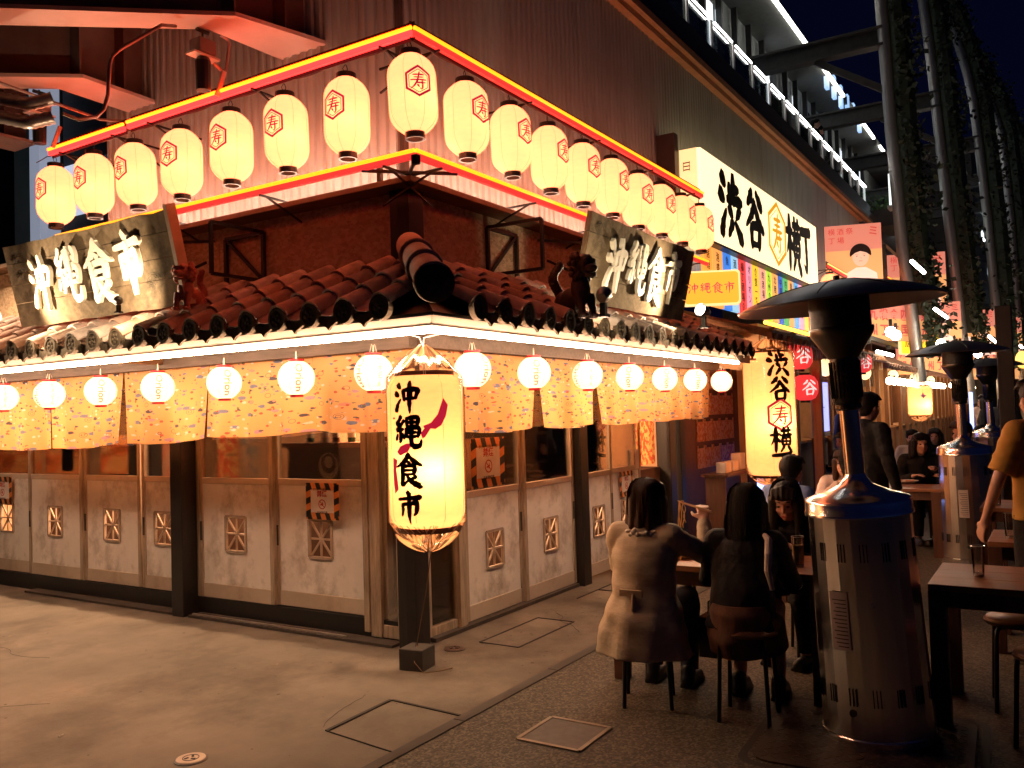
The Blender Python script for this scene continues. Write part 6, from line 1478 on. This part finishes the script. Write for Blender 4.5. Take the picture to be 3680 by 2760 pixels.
p8=person('brown-haired person in a black jacket sitting right beside the smiling woman',(6.25,-2.92,0),R_(150),topm=BLK,botm=BLK,hairm=HAIRB,hair='short',vox=.013,s=1.14,lean=-.05)
p9=person('man in a mustard T-shirt at the right edge, arm reaching down to a glass',(1.38,-3.72,0),R_(40),pose='stand',topm=YEL,botm=BLK,hairm=HAIRK,hair='short',vox=.009,long_sleeve=False,s=1.02,L=((.03,.27,1.08),(.16,.27,.83)))
far=[('person in a white shirt far down the lane, back turned, under the hanging white lantern',(10.0,-2.62),R_(20),'sit',WSH,'short'),('dark-haired person far down the lane left of the second heater pole',(13.0,-3.0),R_(170),'stand',BLK,'bob'),
('far diner in dark clothes below the bright bulbs',(13.5,-2.7),R_(30),'sit',DNV,'short'),('farthest standing person in a pale top at the end of the lane',(17,-2.4),R_(200),'stand',PNK,'bob'),('small dark figure near the blue glow, far down the lane',(15.0,-2.9),R_(10),'stand',BLK,'short'),('seated dark figure beyond the menu wall',(8.0,-1.3),R_(150),'sit',BLK,'short'),('waiter in dark clothes at the first stall counter',(9.8,-.9),R_(-100),'stand',DNV,'short'),('diner in a pink top at the far tables',(11.5,-3.1),R_(160),'sit',PNK,'long')]
far+=[('diner in black with a dark bob, second table row, near the pale pine post',(9.6,-2.25),R_(175),'sit',BLK,'bob'),('diner in a navy top beside the far tables, back turned',(7.2,-1.6),R_(10),'sit',DNV,'short'),('diner in a white shirt laughing by the second stall',(9.0,-2.0),R_(185),'sit',WSH,'short'),
('standing guest in dark clothes below the amber bulbs',(12.2,-2.75),R_(80),'stand',BLK,'bob'),('seated guest in dark clothes left of the middle heater',(8.6,-2.7),R_(160),'sit',BLK,'long'),('guest in a pale top seated far down between two heaters',(11.0,-2.7),R_(200),'sit',WSH,'bob')]
for lb,(x,y),rz,po,tm,hr in far: person(lb,(x,y,0),rz,pose=po,topm=tm,botm=JEAN,hairm=HAIRK,hair=hr,vox=.018)
person('dark figure leaning at the upper terrace railing, left one of the pair',(16.2,.75,6.6),R_(-90),pose='stand',topm=BLK,botm=BLK,hairm=HAIRK,vox=.025)
person('dark figure on the upper terrace, right one of the pair, taller',(17.2,.9,6.6),R_(-60),pose='stand',topm=DNV,botm=BLK,hairm=HAIRK,vox=.025,s=1.08)
# ================================================================ THE LANE BEYOND
PINE=mat('raw_pine',(.50,.30,.15),.7,var=.2,scale=4,stretch=(7,7,.7)); STW=mat('stall_brown_wood',(.20,.09,.04),.65,var=.3,scale=4,stretch=(6,6,.7)); STC=mat('stall_cream_board',(.62,.42,.25),.7,var=.12)
tag(MB().tube([(6.9,-.75,0),(6.95,-.72,.8),(6.88,-.76,1.5),(6.93,-.74,2.3)],[.10,.095,.10,.09],10).build('log_post',STW,smooth=True),'rough brown log post right behind the tall 渋谷横丁 lantern','post')
# thatched/woody eave of the second stall
t=thing('rustic_stall_roof','rough wooden stall roof with dried leaves hanging, under the coloured name boards','stall roof')
MB().add([(5.0,-.05,2.75),(12.2,-.05,2.75),(12.2,-1.15,2.42),(5.0,-1.15,2.42)],[(0,1,2,3)]).build('roof_board',STW,t,solid=.03)
m=MB()
for k in range(26): x=5.1+k*.28; m.bar((x,-.1,2.70),(x,-1.18,2.38),.05,.06)
m.bar((5.0,-1.12,2.40),(12.2,-1.12,2.40),.06,.10); m.build('rafter',STW,t)
rnd=random.Random(9); m=MB()
for k in range(420):
    x=rnd.uniform(5.2,12.1); z=2.42-rnd.random()*.05; l_=rnd.uniform(.08,.32); w=rnd.uniform(.01,.03); dy=rnd.uniform(-.08,.08)
    m.add([(x-w,-1.14+dy,z),(x+w,-1.14+dy,z),(x+rnd.uniform(-.05,.05),-1.14+dy+rnd.uniform(-.05,.05),z-l_)],[(0,1,2)])
m.build('dried_leaf',mat('dried_leaf',(.30,.14,.05),.8,var=.4,scale=20),t,kind='stuff')
tubelamp('led_strip','orange light line under the rough stall roof, behind the near heater top',(5.45,-.95,2.58),(8.0,-.95,2.565),.022,emis('amber_line',(1,.42,.03),5))
for i,(x,y,z,s) in enumerate(((6.75,-1.0,2.23,.17),(7.2,-.95,1.83,.17),(10.7,-1.05,2.27,.16))):
    t=thing('red_lantern',['upper red paper lantern right of the tall 渋谷横丁 lantern','lower red paper lantern half hidden by the tall 渋谷横丁 lantern','red paper lantern with a white stroke right of the near heater neck'][i],'lantern',(x,y,z),group='red paper lanterns')
    MB().lathe([(s*.4,-s),(s*.75,-s*.85),(s*.97,-s*.45),(s,0),(s*.97,s*.45),(s*.75,s*.85),(s*.4,s)],24).build('paper_body',emis('red_lantern_paper',(1,.05,.05),.55,(.5,.04,.04)),t,smooth=True)
    MB().lathe([(s*.4,s),(s*.4,s+.03)],16).lathe([(s*.38,-s-.03),(s*.38,-s)],16).build('end_ring',BLACKP,t)
    g=MB(); glyph(g,'ya',s*1.2,-s*.6,-s*.6,.001,.9,.0003); wrap(g,lambda z,s=s:s*1.01*math.sqrt(max(.05,1-(z/s)**2*.6)),R_(215),.002); g.build('white_character',emis('white_print_lit',(1,.8,.75),.6,(.8,.7,.7)),t)
def stall(label,x0,x1,wallm,lamp,seed,h=2.7,glow=(1,.55,.25),e=40):
    t=thing('food_stall',label,'food stall',(x0,0,0)); w=x1-x0; rnd=random.Random(seed)
    MB().box(0,w,1.9,2.0,0,h).build('back_wall',wallm,t); MB().box(0,.08,-.3,1.9,0,h).box(w-.08,w,-.3,1.9,0,h).build('side_wall',wallm,t)
    MB().box(.1,w-.1,-.35,-.05,0,1.0).build('counter',STW,t); MB().box(.1,w-.1,-.42,.02,1.0,1.04).build('counter_top',PINE,t)
    MB().box(-.02,w+.02,-.3,2.0,h,h+.06).build('ceiling_board',PINE,t)
    MB().box(.08,w-.08,-.42,-.36,h-.35,h).build('header_sign',STC,t)
    n=int(w/.55)
    for k in range(n):
        x=.15+k*.55; c=rnd.choice([OR1,OR2,PK,STC,MP,mat('white_notice_paper',(.72,.66,.6),.7)])
        MB().box(x,x+.42,-.425,-.42,h-.32,h-.04).build('menu_strip',c,t)
        if rnd.random()<.8: MB().box(x,x+.4,1.88,1.898,1.2+rnd.random()*.3,1.9+rnd.random()*.4).build('back_poster',rnd.choice([OR1,OR2,PK,MP]),t)
    for k in range(max(1,int(w/1.6))):
        x=.8+k*1.6; q=MB().ell((x,.6,h-.25),(.07,.07,.09),12,8); q.build('lamp_bulb',emis('stall_bulb',(1,.62,.32),70),t)
    for k in range(int(w/1.1)): MB().box(k*1.1+.1,k*1.1+.18,-.5,-.42,0,h).build('post',STW,t)
    return t
stall('first food stall past the corner shop, cream boards and blue screen',7.4,12.0,STC,None,1)
stall('second food stall with a tiled lean-to and bright round bulbs',12.2,18.2,PINE,None,2)
stall('third food stall, dark slatted front behind the hanging white lantern',18.5,25.5,STW,None,3)
stall('fourth food stall far down the lane',25.8,34,PINE,None,4,2.9)
stall('farthest food stall closing the lane view',34.3,52,STC,None,5,3.0)
tag(MB().box(52,52.3,-8,3,0,4).build('lane_end_wall',mat('lane_end_brown',(.25,.13,.07),.8,var=.3)),'brown wall closing the far end of the lane','wall')
# slats on the third stall
sp_=bpy.data.meshes.new('slat'); 
sl=MB().box(-.03,.03,-.02,.02,0,1.5).mesh('slat'); sl.materials.append(STW)
st3=[o for o in bpy.data.objects if o.name.startswith('food_stall')][2]
for k in range(30):
    o=bpy.data.objects.new('slat',sl); COL.objects.link(o); o.parent=st3; o.location=(.2+k*.22,-.46,1.05)
t=thing('blue_screen','glowing blue-violet menu screen on the first stall front','screen',(9.25,-.52,1.12))
MB().box(-.04,1.2,-.03,.03,-.04,.92).build('screen_frame',STC,t); 
MB().box(.04,1.12,-.036,-.031,.04,.84).build('display',emis('blue_display',(.30,.32,1.0),1.3),t)
m=MB()
for k in range(6): m.box(.12,.5+.08*((k*3)%5),-.038,-.0365,.12+k*.1,.14+k*.1)
m.build('screen_text',emis('display_text',(.1,.15,.6),.5),t)
for i,(x,y,z0,z1) in enumerate(((7.5,-.7,.25,.75),(8.4,-1.0,.3,.55),(14.5,-2.35,.9,1.75),(11.6,-2.6,.7,1.0),(6.2,-.6,.35,.7))):
    tag(MB().box(x-.05,x+.05,y-.03,y+.03,z0,z1).build('blue_light_bar',emis('blue_light',(.22,.35,1),2.6)),['upright blue light bar behind the tall 渋谷横丁 lantern','small blue glowing bar left of the near heater lid','tall blue light bar right of the second heater pole','short blue light bar beside the middle heater lid','blue light bar under the side shelf'][i],'light','blue light bars')
# lean-to tiled roof of stall two, bulbs, tubes
t=thing('lean_to_roof','pale curved lean-to roof with a row of small tile ends, over the second stall','stall roof')
MB().grid(lambda u,v:(11.2+9.8*u,-.35-1.0*v,2.70-.42*v-.06*math.sin(v*3)),20,6).build('roof_sheet',mat('pale_roof_sheet',(.45,.36,.28),.6),t,solid=.03)
m=MB()
for k in range(40): m.tube([(11.3+k*.245,-1.30,2.25),(11.3+k*.245,-1.38,2.23)],.055,8)
m.build('roof_tile_end',mat('brown_tile_end',(.28,.14,.09),.7),t,kind='stuff')
ORD=['first','second','third','fourth','fifth','sixth','seventh','eighth','ninth','tenth','eleventh','twelfth','thirteenth','fourteenth','fifteenth','sixteenth']
BUL=emis('bright_bulb',(1,.74,.44),30)
bm_=MB().ell((0,0,0),(.065,.065,.075),12,8).mesh('bulb_glass'); bm_.materials.append(BUL); cp=MB().tube([(0,0,.06),(0,0,.12)],.02,6).mesh('bulb_cap'); cp.materials.append(BLACKP)
for i in range(16):
    t=thing('hanging_bulb','bright bare bulb, %s from the near end under the lean-to roof'%ORD[i],'bulb',(13.6+i*.62,-1.02,2.02),group='row of bright bulbs under the lean-to roof')
    o=bpy.data.objects.new('bulb_glass',bm_); COL.objects.link(o); o.parent=t; o=bpy.data.objects.new('bulb_cap',cp); COL.objects.link(o); o.parent=t
for i in range(9):
    t=thing('hanging_bulb','amber bulb, %s beyond the white hanging lantern'%ORD[i],'bulb',(24.2+i*1.0,-1.1,2.05),group='row of amber bulbs farther along')
    o=bpy.data.objects.new('bulb_glass',bm_); COL.objects.link(o); o.parent=t; o=bpy.data.objects.new('bulb_cap',cp); COL.objects.link(o); o.parent=t
tt,_=tall_lantern('white hanging lantern with a small purple mark, far along the lane',.26,1.28,1.95,(17.6,-1.05,1.6),R_(200),(),0,0,energy=24)
MB().prism([(-.06,0),(-.02,.03),(0,.08),(.03,.02),(.08,0),(.03,-.03),(.02,-.08),(-.02,-.03)],0,.002,frameM((-.25,-.10,.13),(.35,-.93,0),(0,0,1))).build('purple_mark',mat('purple_print',(.3,.08,.3),.6),tt)
for i,(x,y,z,l_) in enumerate(((11.3,-1.2,2.48,1.6),(12.5,-2.0,3.25,2.0),(16.5,-2.6,2.95,2.2),(22,-3.0,3.0,2.6),(9.8,-2.0,3.75,1.4))):
    tubelamp('tube_light',['white tube light along the lean-to roof edge','white tube light above the second portrait banner','white tube light farther right along the banners','small white tube light near the third heater','white tube light behind the near heater reflector'][i],(x,y,z),(x+l_,y,z),.03,emis('white_tube',(1,.90,.78),16),cat='tube light',group='white tube lights over the lane')
for i,(x,y,z) in enumerate(((11.5,-1.4,2.82),(11.9,-1.42,2.78),(17.5,-2.1,2.6),(19,-2.2,2.7),(14.2,-1.9,2.72),(24,-2.6,2.5))):
    t=thing('bare_floodlamp',['dazzling lamp right of the near heater neck','second dazzling lamp beside the first one','small round lamp left of the middle heater','small round lamp above the middle heater','round lamp under the portrait banners','round lamp far down the lane'][i],'lamp',(x,y,z),group='dazzling round lamps over the lane')
    MB().ell((0,0,0),(.09,.09,.09),12,8).build('lamp_glass',emis('dazzling_lamp',(1,.80,.55),60),t); MB().tube([(0,0,.08),(0,0,.22)],.03,8).build('lamp_socket',BLACKP,t)
tag(MB().box(-.09,.09,-.09,.09,0,2.75).build('timber_post',WOODK,bevel=.01,loc=(7.6,-3.28,0)),'thick dark timber post near the right edge, by the farthest heater','post')
tag(MB().box(-.06,.06,-.06,.06,0,2.2).build('pine_post',PINE,bevel=.01,loc=(7.45,-1.05,0)),'pale pine post just right of the near heater pole','post')
# portrait banners
BG=emis('banner_pink_glow',(1,.30,.20),.42,(.7,.25,.18)); BG2=emis('banner_orange_glow',(1,.45,.16),.55,(.7,.3,.12)); FS=emis('banner_skin',(1,.55,.35),.55,(.7,.4,.3)); FH=mat('banner_hair_print',(.04,.012,.010),.7); FW=emis('banner_white_shirt',(1,.62,.50),.62,(.8,.6,.5)); FT=emis('banner_red_text',(.85,.10,.08),.4,(.5,.08,.06))  # banner prints emit, standing in for nearby lamp light on them
x_first=[True]
def banner(label,o,d,w,h):
    t=thing('portrait_banner',label,'banner',group='lit banners with plain printed portraits'); t.matrix_world=frameM(o,d,(0,0,1))
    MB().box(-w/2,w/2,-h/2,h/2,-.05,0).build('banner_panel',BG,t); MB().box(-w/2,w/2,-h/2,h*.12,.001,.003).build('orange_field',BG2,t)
    if w<1.8:
        N=24; r=w*.17; cx,cy=w*.12,h*.02
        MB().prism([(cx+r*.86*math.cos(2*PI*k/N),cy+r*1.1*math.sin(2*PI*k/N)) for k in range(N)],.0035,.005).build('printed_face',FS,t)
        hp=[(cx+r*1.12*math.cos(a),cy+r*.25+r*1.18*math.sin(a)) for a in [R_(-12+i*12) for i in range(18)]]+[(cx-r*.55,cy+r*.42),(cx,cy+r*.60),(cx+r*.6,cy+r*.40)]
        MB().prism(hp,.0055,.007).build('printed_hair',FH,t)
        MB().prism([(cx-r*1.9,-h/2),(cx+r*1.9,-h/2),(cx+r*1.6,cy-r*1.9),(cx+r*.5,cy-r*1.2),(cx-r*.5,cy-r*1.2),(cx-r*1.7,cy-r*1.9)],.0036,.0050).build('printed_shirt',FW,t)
        if w<.99 and x_first[0]:
            x_first[0]=False; m=MB()
            for k in (-1,1):
                m.prism([(cx+k*r*.38+.016*w*math.cos(a*.7),cy+r*.05+.008*w*math.sin(a*.7)) for a in range(9)],.0052,.0058); m.bar((cx+k*r*.22,cy+r*.24,.0055),(cx+k*r*.56,cy+r*.24,.0055),.004,.001)
            m.bar((cx-.03*w,cy-r*.5,.0055),(cx+.03*w,cy-r*.5,.0055),.008,.001); m.bar((cx+.004,cy-r*.05,.0055),(cx+.010,cy-r*.25,.0055),.004,.001); m.build('printed_features',mat('banner_soft_brown',(.25,.09,.05),.7),t)
    q=MB()
    if w<1.8:
        for k,wd in enumerate(('横丁','酒場','祭')):
            for j,ch in enumerate(wd): a=text(ch,w*.13,.001,.01); a.map(lambda p:p+V((-w*.38+k*w*.16,h*.40-j*h*.13,.004))); q.add(a.v,a.f)
    else:
        for k,wd in enumerate(('酒場','沖縄','北海','九州','横丁','食市','四国','関西','東海')):
            for j,ch in enumerate(wd): a=text(ch,min(h*.34,w*.10),.001,.03); a.map(lambda p:p+V((-w*.44+k*w*.105,h*.2-j*h*.42,.004))); q.add(a.v,a.f)
    a=text('ミ',min(w,h)*.2,.001,.02); a.map(lambda p:p+V((w*.36,h*.38,.004))); q.add(a.v,a.f)
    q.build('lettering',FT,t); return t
dv=V((.30,-.95,0))
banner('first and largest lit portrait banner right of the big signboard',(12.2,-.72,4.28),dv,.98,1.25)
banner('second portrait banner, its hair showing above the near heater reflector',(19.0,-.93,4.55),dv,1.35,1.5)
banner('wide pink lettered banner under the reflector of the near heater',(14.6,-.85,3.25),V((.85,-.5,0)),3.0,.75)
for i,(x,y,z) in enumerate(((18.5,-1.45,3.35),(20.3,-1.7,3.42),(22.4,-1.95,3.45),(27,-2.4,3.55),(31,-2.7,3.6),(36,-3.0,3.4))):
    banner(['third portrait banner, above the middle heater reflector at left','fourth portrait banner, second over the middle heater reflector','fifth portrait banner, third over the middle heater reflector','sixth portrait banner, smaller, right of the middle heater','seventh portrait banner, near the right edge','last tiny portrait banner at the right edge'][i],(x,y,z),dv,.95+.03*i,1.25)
neon('short red neon line past the first portrait banner',(14.0,-.75,4.35),(17.5,-.75,4.35),'R')
for i in range(6):
    t=thing('small_yellow_lantern','small glowing yellow lantern %s the row near the right edge'%['first in','second in','third in','fourth in','fifth in','last in'][i],'lantern',(20+i*2.4,-3.1-.05*i,2.55+.02*i),group='small yellow lanterns near the right edge')
    MB().ell((0,0,0),(.17,.17,.22),14,10).build('paper_body',emis('yellow_lantern_paper',(1,.52,.10),1.1,(.8,.6,.3)),t,smooth=True); MB().tube([(0,0,.20),(0,0,.27)],.05,8).build('top_ring',BLACKP,t)
for i in range(5):
    x=6.5+i*3.3
    t=thing('string_lantern','cream lantern hung low by the stall eaves %s'%['nearest the log post','second along the stalls','third along the stalls','fourth along the stalls','farthest along the stalls'][i],'lantern',(x+3,-.72,2.18),group='low cream lanterns along the stall eaves')
    MB().ell((0,0,0),(.11,.11,.14),14,10).build('paper_body',emis('low_lantern_paper',(1,.62,.30),1.4,(.8,.7,.5)),t,smooth=True); MB().tube([(0,0,.13),(0,0,.2)],.03,8).build('top_ring',BLACKP,t)
t=thing('banner_scaffold','grey steel frame carrying the portrait banners above the stalls','frame')
m=MB(); m.box(12.3,40,-.9,-.82,2.78,2.86); m.box(12.3,40,-.9,-.82,4.9,4.96)
for k in range(12): m.box(12.4+k*2.3,12.47+k*2.3,-.9,-.82,2.7,4.9)
m.build('frame_bar',BM,t)
for i,(w_,y_) in enumerate(((.5,-3.15),(.6,-3.3))):
    pass
tag(MB().box(14,44,0.0,2.4,3.05,6.4).build('hall_extension',mat('dark_trim',(.10,.08,.07),.5,.3)),'dark hall extension above the far stalls behind the banners','building')

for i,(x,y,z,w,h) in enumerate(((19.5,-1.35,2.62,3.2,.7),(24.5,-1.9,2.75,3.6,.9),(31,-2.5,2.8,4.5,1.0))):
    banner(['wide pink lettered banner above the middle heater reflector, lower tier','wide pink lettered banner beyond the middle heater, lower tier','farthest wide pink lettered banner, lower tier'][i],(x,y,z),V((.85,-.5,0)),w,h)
explode(('inner_cabinet','side_wall','side_panel','bracket_arm','header_board','eave_beam','eave_fascia','interior_wall','flashing','door_sill','apron','end_wall','stiffener','ledge_board','vent_slot','neck_slot','eye','eyebrow','rafter','frame_bar','small_seal_mark_','rivet','bead','wave_carving','bracket','black_stripe','noodle','stick','corner_channel','box_edge','support_arm','lattice_beam','pavement_joint_','end_ring'))
